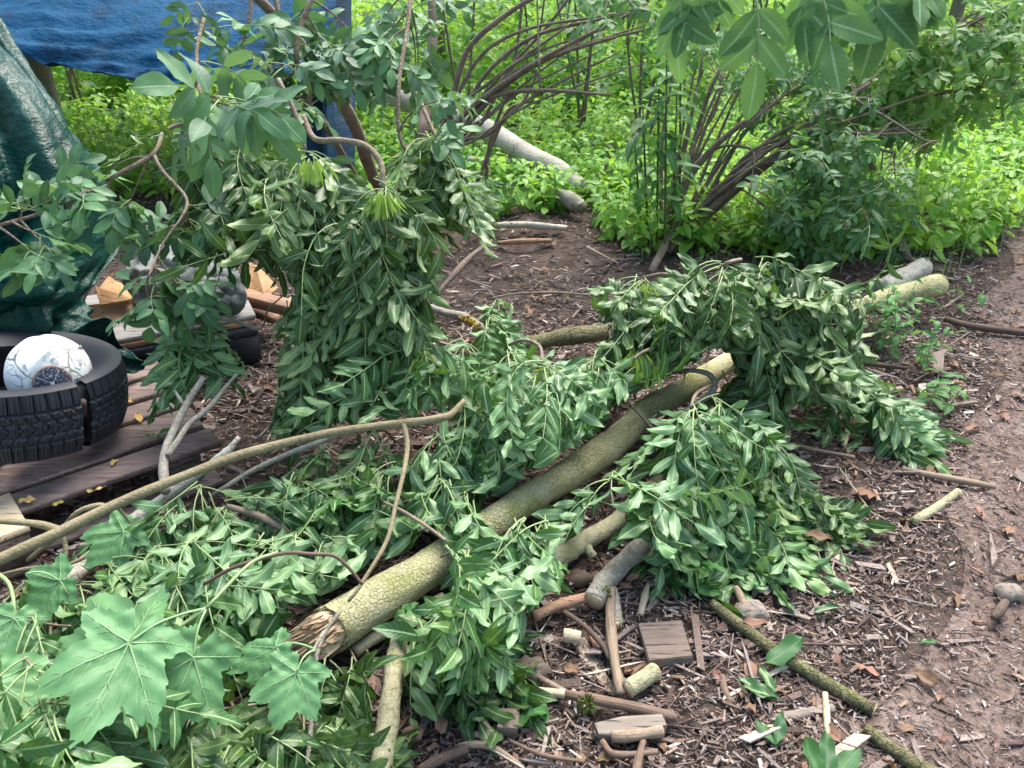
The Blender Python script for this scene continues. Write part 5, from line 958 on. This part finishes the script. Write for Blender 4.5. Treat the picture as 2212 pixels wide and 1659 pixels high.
# ------------------------------------------------------------------ elder bushes and other shrubs
def shrub(name, label, stems, regions, m='elder', sm='brown_bark', ll=.062, lw=.56, pairs=2, cat='bush', tw=.004, group=None, lleng=.13, flat=.25, up=.7, den=1.0):
    """stems: pixel polylines; regions: (u, v, h, ru, rv, rd, twigs, leaves per twig): where the foliage is"""
    P0 = np.array([P(*s_[:3]) for st in stems for s_ in st]); base = P(*stems[0][0][:3]); base = [base[0], base[1], max(0, min(base[2], .0))]
    t = thing(name, label, cat, base, group); samples = []
    for st in stems:
        k = MB(); q, r = px_line(st); pts, _ = tube(k, q, r, 9, 6, lump=.09); k.build('stem', M[sm], t); samples.append(pts)
    samples = np.vstack(samples); sp = Spray(); tb = MB()
    for (u, v, h, ru, rv, rd, nt, nl) in regions:
        d0 = depth(P(u, v, h))
        for _ in range(max(1, int(round(nt * den)))):
            a = rng.uniform(0, 6.28); e = math.sqrt(rng.random()); T = P(u + ru * e * math.cos(a), v + rv * e * math.sin(a), -(d0 + rng.uniform(-rd, rd)))
            near = np.linalg.norm(samples - T, axis=1); Sx = samples[np.argsort(near)[int(rng.integers(0, 6))]]
            ln = np.linalg.norm(T - Sx); n = 9
            if ln > .55: Sx = T + (Sx - T) * .55 / ln; ln = .55
            c = (Sx + T) / 2 + Z * .12 * ln + rng.normal(0, .08, 3) * ln; tt = np.linspace(0, 1, n)[:, None]; q = Sx * (1 - tt) ** 2 + 2 * c * tt * (1 - tt) + T * tt ** 2
            tube(tb, q, np.linspace(tw, tw * .35, n), 5, 1, cap=False, raw=True, lump=.05)
            for i in range(nl):
                f_ = 1 - (i // 2) * .16; j = min(n - 1, int(f_ * (n - 1))); dd = unit(q[j] - q[j - 1] if j else q[1] - q[0]); sd_ = unit(np.cross(dd, Z + rng.normal(0, .2, 3)))
                D = dd * (.5 if i else 1.2) + sd_ * (1 if i % 2 else -1) * (.9 if i else 0) + Z * rng.uniform(-.1, .25) + rng.normal(0, .15, 3)
                nr = unit(Z * up + (C0 - q[j]) / np.linalg.norm(C0 - q[j]) * .55 + rng.normal(0, .28, 3))
                sp.compound(q[j], D, lleng * rng.uniform(.7, 1.2), pairs, ll * rng.uniform(.8, 1.2), lw * rng.uniform(.9, 1.1), .05, nrm=nr, spread=58, tint=np.clip(rng.normal(.5, .16), .05, .95), hang=.10, r0=.0015)
    lb = MB(); sp.emit(lb, 'elder', bend=.35, fold=.18, wave=.12, ragged=.03, nv=6, nu=4); s0 = sp.st; off = lb.n
    lb.f += [x + off for x in s0.f]; lb.m += [1] * len(s0.f); lb.v += s0.v; lb.uv += s0.uv; lb.t += s0.t; lb.n += s0.n
    off = lb.n; lb.f += [x + off for x in tb.f]; lb.m += [2] * len(tb.f); lb.v += tb.v; lb.uv += tb.uv; lb.t += tb.t; lb.n += tb.n
    lb.build('foliage', [M[m], M['rachis'], M[sm]], t); return t
shrub('elder_bush', 'big elder bush with a thick leaning brown stem between the blue sheets and the clearing',
      [[(835, 440, .02, 22), (800, 365, -3.9, 26), (765, 270, -3.5, 27), (715, 185, -3.2, 25), (650, 95, -3.0, 24), (570, 10, -2.8, 22), (500, -60, -2.7, 20)],
       [(800, 425, .02, 12), (755, 360, -3.9, 14), (715, 290, -3.6, 14), (690, 245, -3.4, 12)],
       [(855, 430, .02, 20), (900, 330, -4.2, 22), (925, 200, -4.2, 22), (935, 60, -4.2, 22), (930, -60, -4.2, 20)],
       [(655, 270, -2.6, 12), (668, 200, -2.55, 13), (640, 120, -2.5, 12), (660, 30, -2.5, 12), (700, -60, -2.5, 10)],
       [(545, -40, -2.5, 9), (535, 60, -2.5, 8), (500, 140, -2.5, 7), (480, 175, -2.5, 6)],
       [(590, -30, -2.6, 11), (605, 60, -2.6, 11), (590, 120, -2.6, 9)],
       [(890, -40, -2.6, 10), (880, 60, -2.5, 9), (862, 180, -2.4, 9), (865, 300, -2.4, 9), (905, 350, -2.4, 7)]],
      [(430, 50, -2.5, 50, 35, .15, 2, 4), (540, 90, -2.5, 60, 60, .2, 6, 4), (650, 60, -2.6, 80, 60, .25, 10, 4), (640, 170, -2.6, 90, 50, .25, 14, 5), (770, 60, -2.8, 110, 80, .3, 14, 5), (770, 170, -2.8, 90, 60, .3, 14, 5), (880, 90, -2.6, 80, 90, .3, 12, 5), (900, 200, -2.5, 70, 70, .3, 8, 5), (560, 240, -2.5, 110, 50, .2, 14, 5), (960, 40, -2.9, 60, 40, .3, 4, 5), (900, 330, -2.4, 60, 50, .2, 5, 4)], den=.36)
shrub('elder_spray', 'grey green elder spray reaching in front of the green sheet at the left edge', 
      [[(-120, 560, -1.9, 10), (-40, 500, -1.95, 9), (60, 470, -2.0, 8), (150, 440, -2.05, 7), (230, 400, -2.1, 6)]],
      [(40, 455, -2.0, 50, 20, .06, 3, 3), (130, 425, -2.05, 40, 15, .06, 2, 3), (60, 520, -1.95, 50, 25, .06, 3, 3), (130, 400, -2.05, 20, 12, .05, 1, 3), (0, 560, -1.9, 30, 20, .05, 1, 3)], cat='branch', ll=.055, up=.5, lleng=.10)
shrub('elder_spray', 'elder spray with broad mid green leaves hanging in front of the boards and cloth bundle',
      [[(450, 255, -2.4, 7), (360, 280, -2.35, 9), (332, 332, -2.3, 10), (240, 385, -2.25, 10)], [(332, 335, -2.3, 9), (352, 370, -2.28, 8), (402, 428, -2.25, 7), (392, 470, -2.22, 6), (350, 530, -2.2, 5), (320, 600, -2.15, 5)]],
      [(270, 455, -2.35, 35, 20, .06, 2, 4), (400, 480, -2.35, 40, 40, .08, 4, 4), (330, 510, -2.35, 30, 25, .06, 2, 4), (330, 640, -2.25, 40, 20, .05, 3, 4), (380, 620, -2.3, 35, 30, .05, 3, 4), (215, 385, -2.35, 15, 10, .05, 1, 2)], cat='branch', ll=.062, sm='twig', lleng=.11)
shrub('elder_spray', 'foreground elder spray with large soft leaves hanging before the blue sheet',
      [[(440, 40, -1.7, 8), (425, 110, -1.65, 8), (430, 190, -1.6, 8), (450, 240, -1.55, 7)]],
      [(480, 225, -1.5, 30, 25, .05, 2, 3), (390, 220, -1.6, 25, 20, .05, 1, 2), (430, 120, -1.65, 10, 30, .04, 1, 2)], cat='branch', ll=.072, up=.3)
shrub('arching_shrub', 'bare arching shrub of many thin brown rods sweeping right over the clearing',
      [[(870, 520, .02, 15), (930, 360, -4.05, 15), (985, 265, -3.95, 13), (1060, 200, -3.85, 11), (1150, 140, -3.75, 10), (1250, 85, -3.65, 9), (1380, 20, -3.55, 7)],
       [(890, 430, -3.9, 17), (960, 300, -4.05, 15), (985, 180, -3.95, 13), (1020, 95, -3.85, 12), (1110, 20, -3.75, 11), (1200, -30, -3.65, 9)],
       [(940, 370, -4.15, 12), (975, 290, -4.05, 11), (1010, 240, -3.95, 10), (1080, 205, -3.85, 9), (1170, 195, -3.75, 9), (1320, 205, -3.65, 5)],
       [(950, 350, -4.05, 10), (1010, 270, -3.95, 9), (1100, 180, -3.85, 9), (1200, 120, -3.75, 8), (1330, 80, -3.65, 7)],
       [(945, 360, -4.10, 11), (1000, 250, -4.00, 10), (1050, 160, -3.90, 9), (1150, 80, -3.80, 9), (1280, 45, -3.70, 7), (1400, 20, -3.65, 6)],
       [(930, 330, -4.05, 9), (990, 200, -3.95, 9), (1050, 110, -3.85, 8), (1150, 60, -3.75, 7), (1300, 35, -3.65, 5), (1390, 15, -3.60, 4)],
       [(960, 340, -4.00, 9), (1040, 230, -3.90, 8), (1130, 150, -3.80, 7), (1250, 100, -3.75, 7), (1390, 65, -3.65, 5)],
       [(900, 520, .02, 11), (960, 350, -4.25, 9), (1040, 265, -4.15, 9), (1100, 150, -4.05, 8), (1180, 60, -3.95, 7), (1240, -20, -3.85, 6)],
       [(1050, 380, -4.35, 8), (1060, 300, -4.25, 8), (1095, 200, -4.15, 7), (1120, 80, -4.05, 7), (1130, -40, -3.95, 7)],
       [(1030, 395, -4.35, 9), (1090, 250, -4.25, 9), (1130, 220, -4.20, 7), (1160, 160, -4.15, 5)], [(1168, 190, -3.75, 7), (1165, 165, -3.75, 7), (1155, 150, -3.75, 6)],
       [(1165, 150, -3.45, 4), (1162, 60, -3.45, 4), (1160, -30, -3.45, 4)],
       [(866, 400, -4.1, 9), (926, 284, -4.0, 8), (1039, 192, -3.9, 7), (1140, 117, -3.8, 7), (1242, 45, -3.7, 3)],
       [(936, 400, -4.1, 8), (996, 288, -4.0, 7), (1051, 197, -3.9, 7), (1140, 122, -3.8, 6), (1333, 54, -3.7, 3)],
       [(890, 400, -4.1, 8), (950, 296, -4.0, 7), (1051, 214, -3.9, 7), (1140, 139, -3.8, 6), (1387, 56, -3.7, 3)],
       [(925, 400, -4.1, 7), (985, 300, -4.0, 7), (1053, 250, -3.9, 6), (1140, 175, -3.8, 5), (1274, 75, -3.7, 3)],
       [(918, 400, -4.1, 7), (978, 308, -4.0, 6), (1042, 263, -3.9, 5), (1140, 188, -3.8, 5), (1301, 108, -3.7, 3)],
       [(914, 400, -4.1, 9), (974, 312, -4.0, 8), (1054, 291, -3.9, 7), (1140, 216, -3.8, 7), (1343, 110, -3.7, 3)],
       [(925, 400, -4.1, 7), (985, 320, -4.0, 6), (1026, 303, -3.9, 5), (1140, 228, -3.8, 5), (1379, 139, -3.7, 3)]],
      [(1300, 20, -3.65, 110, 40, .3, 8, 3), (1040, 420, -4.35, 60, 40, .2, 6, 3)], m='elder_dark', ll=.06, sm='brown_bark')
shrub('leaning_shrub', 'dense dark leaved elder leaning right over the pile at the path side',
      [[(1405, 590, .02, 17), (1450, 500, -4.2, 18), (1480, 400, -4.2, 17), (1530, 330, -4.1, 14), (1600, 270, -4.0, 11), (1680, 220, -3.9, 8)],
       [(1440, 545, .02, 19), (1500, 480, -4.2, 20), (1570, 420, -4.1, 19), (1660, 350, -4.0, 16), (1760, 260, -3.9, 13), (1880, 180, -3.8, 9)],
       [(1450, 540, .02, 16), (1530, 465, -4.2, 16), (1610, 395, -4.1, 14), (1700, 330, -4.0, 12), (1800, 300, -3.9, 9), (1930, 330, -3.8, 6)],
       [(1450, 480, -4.3, 8), (1490, 370, -4.3, 8), (1550, 320, -4.2, 7), (1610, 318, -4.1, 6), (1630, 340, -4.0, 5), (1618, 420, -3.9, 4)],
       [(1470, 420, -4.3, 11), (1500, 300, -4.3, 10), (1540, 180, -4.2, 9), (1590, 90, -4.2, 6)], [(1495, 310, -4.3, 7), (1545, 240, -4.3, 6), (1560, 150, -4.3, 5)],
       [(1600, 280, -3.9, 6), (1750, 180, -3.8, 6), (1890, 240, -3.7, 6), (1990, 300, -3.6, 5), (2030, 305, -3.6, 4)], [(1750, 280, -3.9, 6), (1900, 290, -3.8, 6), (2000, 285, -3.7, 4)],
       [(1429, 500, -4.25, 10), (1431, 304, -4.2, 8), (1463, 109, -4.1, 4)],
       [(1435, 500, -4.25, 9), (1470, 300, -4.2, 7), (1511, 101, -4.1, 4)],
       [(1432, 500, -4.25, 9), (1469, 344, -4.2, 7), (1507, 188, -4.1, 4)],
       [(1439, 500, -4.25, 9), (1484, 302, -4.2, 7), (1522, 105, -4.1, 4)],
       [(1451, 500, -4.25, 10), (1498, 321, -4.2, 8), (1571, 143, -4.1, 4)],
       [(1451, 500, -4.25, 9), (1506, 345, -4.2, 7), (1588, 191, -4.1, 4)],
       [(1456, 500, -4.25, 10), (1510, 314, -4.2, 8), (1587, 129, -4.1, 4)],
       [(1471, 500, -4.25, 9), (1551, 298, -4.2, 7), (1642, 97, -4.1, 4)],
       [(1462, 500, -4.25, 7), (1549, 358, -4.2, 5), (1642, 216, -4.1, 4)],
       [(1468, 500, -4.25, 8), (1555, 357, -4.2, 6), (1671, 215, -4.1, 4)],
       [(1473, 500, -4.25, 7), (1577, 296, -4.2, 5), (1691, 92, -4.1, 4)],
       [(1491, 500, -4.25, 10), (1586, 322, -4.2, 8), (1708, 145, -4.1, 4)],
       [(1490, 470, -4.2, 9), (1600, 380, -4.0, 8), (1796, 254, -3.8, 4)],
       [(1498, 464, -4.2, 9), (1610, 368, -4.0, 8), (2008, 259, -3.8, 4)],
       [(1506, 458, -4.2, 9), (1620, 356, -4.0, 8), (1899, 159, -3.8, 4)],
       [(1514, 452, -4.2, 9), (1630, 344, -4.0, 8), (1790, 259, -3.8, 4)],
       [(1522, 446, -4.2, 9), (1640, 332, -4.0, 8), (2018, 198, -3.8, 4)],
       [(1530, 440, -4.2, 9), (1650, 320, -4.0, 8), (1782, 329, -3.8, 4)],
       [(1538, 434, -4.2, 9), (1660, 308, -4.0, 8), (2006, 276, -3.8, 4)],
       [(1546, 428, -4.2, 9), (1670, 296, -4.0, 8), (1915, 192, -3.8, 4)]],
      [(1480, 110, -4.2, 90, 50, .3, 14, 4), (1620, 120, -4.1, 90, 60, .3, 18, 4), (1700, 200, -4.0, 90, 60, .3, 18, 4), (1720, 330, -3.9, 90, 70, .3, 20, 4), (1850, 300, -3.8, 100, 50, .3, 16, 4), (1830, 380, -3.8, 110, 90, .3, 26, 5), (1790, 480, -3.8, 120, 60, .3, 15, 5), (1890, 520, -3.8, 70, 50, .25, 8, 5), (1690, 450, -3.8, 60, 60, .2, 8, 4), (1720, 540, -3.9, 70, 30, .2, 5, 4), (1570, 170, -4.2, 100, 40, .3, 8, 4), (1750, 200, -3.9, 110, 60, .3, 16, 5), (1930, 430, -3.7, 50, 50, .2, 5, 4)], m='elder_dark', ll=.056, den=.52)
shrub('leaning_shrub', 'elder with yellowish and dark leaves crowding the top right corner',
      [[(1960, 560, .02, 20), (1900, 400, -4.6, 18), (1850, 250, -4.5, 16), (1900, 150, -4.3, 13), (2020, 80, -4.1, 10), (2150, 30, -3.9, 8)], [(1880, 300, -4.5, 12), (1980, 220, -4.3, 10), (2100, 190, -4.1, 8), (2230, 180, -3.9, 6)], [(2000, 330, -4.4, 14), (2010, 240, -4.4, 14), (2050, 150, -4.3, 12), (2080, 40, -4.2, 10)]],
      [(1850, 190, -4.2, 130, 60, .3, 26, 5), (1800, 290, -4.1, 120, 40, .2, 14, 5), (2040, 200, -4.2, 110, 60, .3, 18, 5), (1960, 260, -4.2, 110, 40, .3, 12, 5), (2050, 90, -4.0, 130, 70, .3, 26, 5), (2170, 140, -3.9, 80, 90, .3, 16, 5), (1900, 80, -4.2, 120, 60, .3, 18, 5), (2180, 30, -3.9, 70, 60, .3, 10, 5)], m='elder_lime', ll=.06, den=.95)
# overhanging leaves close to the camera at the top
t = thing('overhanging_branch', 'bright backlit leaves hanging close to the camera at the top right', 'branch', P(1700, -40, -.95)); sp = Spray(); k = MB()
q, r = px_line([(1400, -70, -1.0, 12), (1600, -60, -.97, 14), (1800, -60, -.95, 14), (2050, -80, -.95, 12)]); tube(k, q, r, 7, 5); k.build('stem', M['twig'], t)
for (u0, v0, u1, v1, d_, ll_) in ((1470, -60, 1482, 70, 1.0, .055), (1515, -60, 1490, 30, 1.0, .05), (1620, -60, 1680, 125, .95, .062), (1560, -60, 1570, 15, .98, .05), (1760, -60, 1815, 95, .95, .062), (1730, -50, 1745, 40, .97, .055), (1880, -60, 1912, 40, .95, .068), (1980, -80, 1990, -20, .95, .06), (1850, -60, 1850, 10, 1.0, .055), (1940, -60, 1960, 0, .95, .06)):
    a, c = P(u0, v0, -d_), P(u1, v1, -d_); sp.compound(a, c - a, np.linalg.norm(c - a), 2, ll_, .6, .02, nrm=unit(C0 - a) + [0, 0, .1], spread=48, hang=.25, r0=.0022, jit=.12)
lb = MB(); sp.emit(lb, 'elder', bend=.35, fold=.12, wave=.10, ragged=.03, serr=.06, nv=18, nu=4); lb.build('foliage', M['overhang'], t); sp.st.build('leaf_stalk', M['rachis'], t)

# tall straight herbs at the right of the clearing
for i, (u, vb, vt) in enumerate(((1418, 545, 150), (1436, 560, 130), (1452, 540, 200), (1400, 520, 230), (1468, 530, 110), (1385, 500, 300))):
    b0 = P(u, vb, 0); tb = P(u + [6, 4, 10, -12, 2, -14][i], vt, -(depth(b0) - .55)); t = thing('tall_herb', 'tall straight green stemmed herb standing at the right rim of the clearing', 'plant', b0, 'tall green herbs by the clearing')
    k = MB(); tube(k, [b0, b0 + (tb - b0) * .5 + Z * .0, tb], [.007, .006, .003], 7, 5); k.build('stem', M['green_stem'], t)
    O, D, L = [], [], []
    for q_ in np.linspace(.35, 1, 9):
        az = rng.uniform(0, 6.28)
        for s_ in (0, 3.14): O.append(b0 + (tb - b0) * q_); D.append([math.cos(az + s_), math.sin(az + s_), rng.normal(-.2, .2)]); L.append(rng.uniform(.09, .16))
    k = MB(); leaves(k, O, D, np.array([0, 0, 1.]) + rng.normal(0, .2, (len(O), 3)), np.array(L), np.array(L) * .38, 'nettle', 8, 4, .7, .25, .15, .03, .10); k.build('foliage', M['nettle'], t)
# ------------------------------------------------------------------ fallen pale tree and trees behind
t = thing('fallen_tree', 'pale smooth fallen tree with a forked top lying through the undergrowth', 'tree', P(1100, 330, .2))
k = MB(); q, r = px_line([(795, 165, -6.6, 34), (845, 205, -6.4, 36), (900, 225, -6.2, 44), (975, 250, -6.0, 44), (1060, 285, -5.7, 44), (1140, 335, -5.4, 44), (1200, 365, -5.2, 44), (1262, 412, -5.05, 40)]); tube(k, q, r, 18, 6, lump=.05); k.build('trunk', M['pale_bark'], t)
k = MB(); q, r = px_line([(880, 220, -6.25, 34), (840, 217, -6.4, 24), (790, 212, -6.5, 18), (760, 214, -6.6, 14)]); tube(k, q, r, 12, 5, lump=.05); k.build('limb', M['pale_bark'], t)
k = MB(); q, r = px_line([(1010, 345, -5.5, 16), (1060, 350, -5.5, 18), (1110, 345, -5.5, 16)]); tube(k, q, r, 10, 5, lump=.1); k.build('limb', M['pale_bark'], t)
stick('rotten_birch', 'rotten birch log with peeling white bark near the butt of the pale fallen tree', 'log', [(1150, 398, .1, 30), (1190, 410, .1, 34), (1235, 436, .08, 34), (1258, 450, .06, 28)], 'grey_bark', lump=.25, seg=14)
TREES = [('thick grey tree trunk between the green and blue sheets', 88, 210, -5.6, 62, (1, .0)), ('slim tree trunk seen beneath the blue sheet', 218, 265, -9.5, 26, (0, 0)), ('second slim trunk close behind the one beneath the blue sheet', 238, 240, -11, 22, (0, 0)), ('pale slim tree trunk seen through the arching rods', 1206, 285, -9, 18, (0, 0)),
         ('brown trunk rising behind the hanging elder sprays', 958, 250, -8, 20, (.1, 0)), ('thin tree stem in the thicket right of the clearing', 1300, 150, -12, 16, (0, 0)), ('leaning grey trunk right of the tall herbs', 1985, 330, -6.5, 26, (.3, 0)), ('far thin trunk above the path', 2140, 120, -12, 24, (0, 0))]
for lab, u, v, h, w, (ln, _) in TREES:
    p0 = P(u, v, h); p0 = np.array([p0[0], p0[1], 0]); rr = rad(w, P(u, v, h)); H = rng.uniform(6, 8); t = thing('tree', lab, 'tree', p0)
    k = MB(); tube(k, [p0 - Z * .05, p0 + Z * .25, p0 + Z * 1.5 + [ln * .1, 0, 0], p0 + Z * 3.5 + [ln * .5, 0, 0], p0 + Z * H + [ln, 0, 0]], [rr * 1.5, rr * 1.1, rr, rr * .8, rr * .25], 14, 8, lump=.06)
    for _ in range(5):
        z0 = rng.uniform(3.2, H - .6); az = rng.uniform(0, 6.28); b0 = p0 + Z * z0; tube(k, [b0, b0 + np.array([math.cos(az), math.sin(az), .6]) * .7, b0 + np.array([math.cos(az), math.sin(az), .5]) * 1.5], [rr * .4, rr * .25, rr * .1], 7, 4)
    k.build('trunk', M['tree_bark' if 'pale' not in lab else 'pale_bark'], t)
    n = 500; c = p0 + Z * (H - .8); d = unit(rng.normal(0, 1, (n, 3))) * rng.uniform(.3, 1, (n, 1)) ** .5 * [1.7, 1.7, 1.9]; az = rng.uniform(0, 6.28, n)
    k = MB(); leaves(k, c + d, np.stack([np.cos(az), np.sin(az), rng.normal(-.3, .3, n)], -1), rng.normal(0, .4, (n, 3)) + Z, rng.uniform(.12, .24, n), rng.uniform(.07, .12, n), 'elder', 4, 2); k.build('crown', M['herb'], t)
for i, (u, v, H, nl, md) in enumerate(((1010, 300, 3.2, 260, 0), (1140, 230, 3.0, 300, 1), (1260, 300, 2.4, 240, 0), (1330, 200, 3.2, 320, 1), (1390, 350, 2.2, 200, 0), (1480, 260, 2.8, 260, 1), (1620, 200, 3.0, 300, 0), (1700, 330, 1.8, 200, 1), (1860, 300, 2.2, 240, 0), (1960, 210, 3.0, 320, 1), (2090, 240, 2.6, 260, 0), (2170, 300, 2.0, 220, 1), (2200, 190, 3.2, 320, 0), (300, 230, 2.4, 200, 0), (170, 260, 2.0, 160, 1), (1060, 190, 3.5, 320, 1), (1210, 150, 3.4, 320, 0), (1400, 130, 3.6, 340, 1), (1550, 120, 3.6, 340, 0), (1800, 130, 3.6, 340, 0))):
    p0 = P(u, v, 0); t = thing('sapling', 'thin young tree with sparse leaves standing in the undergrowth', 'sapling', p0, 'saplings in the undergrowth'); k = MB(); O, D, L = [], [], []
    for st_ in range(int(rng.integers(2, 5))):
        tip = p0 + np.array([rng.normal(0, .35), rng.normal(0, .35), H * rng.uniform(.7, 1.05)]); md_ = (p0 + tip) / 2 + rng.normal(0, .08, 3); tube(k, [p0 + rng.normal(0, .03, 3) * [1, 1, 0], md_, tip], [.013, .009, .004], 6, 5)
        for q_ in range(nl // 10):
            f_ = rng.uniform(.15, 1); c_ = p0 * (1 - f_) ** 2 + 2 * md_ * f_ * (1 - f_) + tip * f_ * f_; az = rng.uniform(0, 6.28); e_ = c_ + np.array([math.cos(az), math.sin(az), .3]) * rng.uniform(.1, .45)
            tube(k, [c_, e_], [.003, .0015], 4, 1, raw=True, cap=False)
            for z_ in range(3): O.append(c_ + (e_ - c_) * rng.uniform(.5, 1)); D.append([math.cos(az + rng.normal(0, .8)), math.sin(az + rng.normal(0, .8)), rng.normal(-.2, .3)]); L.append(rng.uniform(.07, .15))
    k.build('stem', M['brown_bark'], t); k = MB(); leaves(k, O, D, np.array([0, 0, 1.]) + rng.normal(0, .35, (len(O), 3)), np.array(L), np.array(L) * .55, 'elder', 5, 2, .5, .2, .12, .03); k.build('foliage', M['elder_lime' if md else 'nettle'], t)
# overhead canopy that shades the heap
mb = MB(); n = 5200; x = rng.uniform(-6.5, 5.5, n); y = rng.uniform(-4.5, 3.6, n); z = 3.6 + 2.2 * rng.random(n); keep = (np.sin(x * 1.5 + 1) + np.sin(y * 1.7) + rng.normal(0, .5, n)) > -.7; x, y, z = x[keep], y[keep], z[keep]; n = len(x); az = rng.uniform(0, 6.28, n)
leaves(mb, np.stack([x, y, z], -1), np.stack([np.cos(az), np.sin(az), rng.normal(-.2, .3, n)], -1), np.stack([rng.normal(0, .4, n), rng.normal(0, .4, n), np.ones(n)], -1), rng.uniform(.12, .26, n), rng.uniform(.06, .13, n), 'elder', 3, 2); tag(mb.build('canopy', M['elder'], base=(0, 0, 4)), kind='stuff')

# ------------------------------------------------------------------ small plants and single leaves
def nettle(label, u, v, h, n, name='nettle', r=.05, group=None):
    b0 = P(u, v, 0); t = thing(name, label, 'plant', b0, group); st = MB(); lf = MB(); O, D, L = [], [], []
    for _ in range(n):
        p = b0 + np.array([rng.normal(0, r), rng.normal(0, r), 0]); hh = h * rng.uniform(.6, 1.1); q = p + np.array([rng.normal(0, .04), rng.normal(0, .04), hh]); tube(st, [p, (p + q) / 2, q], [.0025, .002, .0012], 5, 3)
        for f_ in np.linspace(.3, 1, max(2, int(hh / .05))):
            az = rng.uniform(0, 6.28)
            for s_ in (0, 3.14): O.append(p + (q - p) * f_); D.append([math.cos(az + s_), math.sin(az + s_), rng.normal(-.1, .2)]); L.append(rng.uniform(.035, .065))
    st.build('stem', M['rachis'], t); leaves(lf, O, D, np.array([0, 0, 1.]) + rng.normal(0, .25, (len(O), 3)), np.array(L), np.array(L) * .58, 'nettle', 10, 4, .5, .22, .12, .02, .13); lf.build('foliage', M['nettle'], t)
nettle('leafy nettle clump standing before the end of the sawn greenish log', 1925, 745, .28, 9, r=.07); nettle('lower nettle clump right of the one before the sawn log', 1965, 790, .22, 6, r=.05)
nettle('small low nettle growing on the path edge below the nettle clumps', 2010, 865, .12, 6, r=.05); nettle('broad green seedling plant beside the tip of the sawn log', 2040, 655, .14, 5, r=.06, name='seedling')
nettle('nettle shoot growing between the spotted pole and the biggest front spray', 880, 1400, .16, 3, r=.03); nettle('fresh green nettle leaf plant at the top of the green stick', 1508, 1290, .10, 3, r=.03); nettle('little nettle beneath the tip of the biggest front spray', 935, 1490, .05, 2, r=.03); nettle('tiny sprout between the peeled stick and the moss tuft', 1170, 1525, .04, 2, r=.015, name='seedling')
nettle('young plant growing out beneath the dark pallet beside the green sheet corner', 300, 750, .12, 4, r=.04, name='seedling')
def leaf_on(label, pts, m, hgt=.02, name='fallen_leaf', shape='ash', wd=.42, group=None, cat='leaf'):
    mb = MB(); O, D, L = [], [], []
    for (u0, v0, u1, v1) in pts:
        a, c = P(u0, v0, hgt), P(u1, v1, hgt); O.append(a); D.append(c - a); L.append(np.linalg.norm(c - a))
    leaves(mb, O, D, np.tile(Z, (len(O), 1)) + rng.normal(0, .15, (len(O), 3)), np.array(L), np.array(L) * wd, shape, 10, 4, -.2, .35, .3, .05); return tag(mb.build(name, M[m]), label, cat, group)
leaf_on('pair of pale fallen ash leaflets left of the green stick', [(1680, 1505, 1600, 1490), (1682, 1508, 1590, 1468), (1672, 1495, 1640, 1440)], 'ash', .025)
leaf_on('dark glossy leaf lying across the green stick', [(1655, 1432, 1735, 1388)], 'elder_dark', .04, wd=.5); leaf_on('pale wavy leaf lying alone above the green stick', [(1758, 1322, 1815, 1310)], 'ash', .02)
leaf_on('forked dark green leaves below the grey weathered slab', [(1678, 1608, 1630, 1555), (1678, 1608, 1692, 1545)], 'elder_dark', .025); leaf_on('big dark leaves at the bottom edge right of the forked pair', [(1790, 1680, 1785, 1590), (1800, 1690, 1845, 1610), (1770, 1690, 1735, 1600)], 'elder_dark', .05, wd=.5)
leaf_on('green leaf lying alone right of the biggest front spray', [(1128, 1375, 1178, 1368)], 'ash', .02); leaf_on('toothed green leaves lying on the pallet boards', [(338, 940, 385, 918), (340, 944, 392, 940), (335, 938, 306, 944)], 'nettle', .16, wd=.45)
leaf_on('orange brown dead leaf lying just above the green stick', [(1605, 1345, 1660, 1345)], 'brown_leaf', .03, wd=.5); leaf_on('large brown dead leaf lying right of the spotted pole', [(910, 1575, 868, 1600)], 'brown_leaf', .02, shape='elder', wd=.8); leaf_on('curled red brown dead leaf above the large dead one', [(952, 1545, 955, 1590)], 'brown_leaf', .03, wd=.7)
leaf_on('dry brown leaf at the right foot of the heap', [(1735, 1150, 1800, 1165)], 'brown_leaf', .03, wd=.5); leaf_on('narrow bright green leaf lying alone on the path', [(1985, 1385, 2030, 1390)], 'nettle', .02, wd=.25)
for lab, pt_ in (('yellow curled leaf at the left end of the front pallet board', (40, 1083, 82, 1082)), ('pale yellow leaf near the far right end of the pallet boards', (270, 862, 290, 870)), ('ochre leaf scrap in the middle of the front pallet board', (112, 1092, 140, 1084)), ('small tan leaf on the second pallet board near its right end', (295, 893, 302, 912)), ('narrow straw coloured seed wing on the front pallet board', (202, 1060, 232, 1054)), ('yellow leaf scrap at the gap between the front pallet boards', (240, 1005, 252, 990)), ('tan scrap right of the middle on the front pallet board', (188, 1058, 200, 1066))):
    leaf_on(lab, [pt_], 'yellow_leaf', .152, wd=.55)
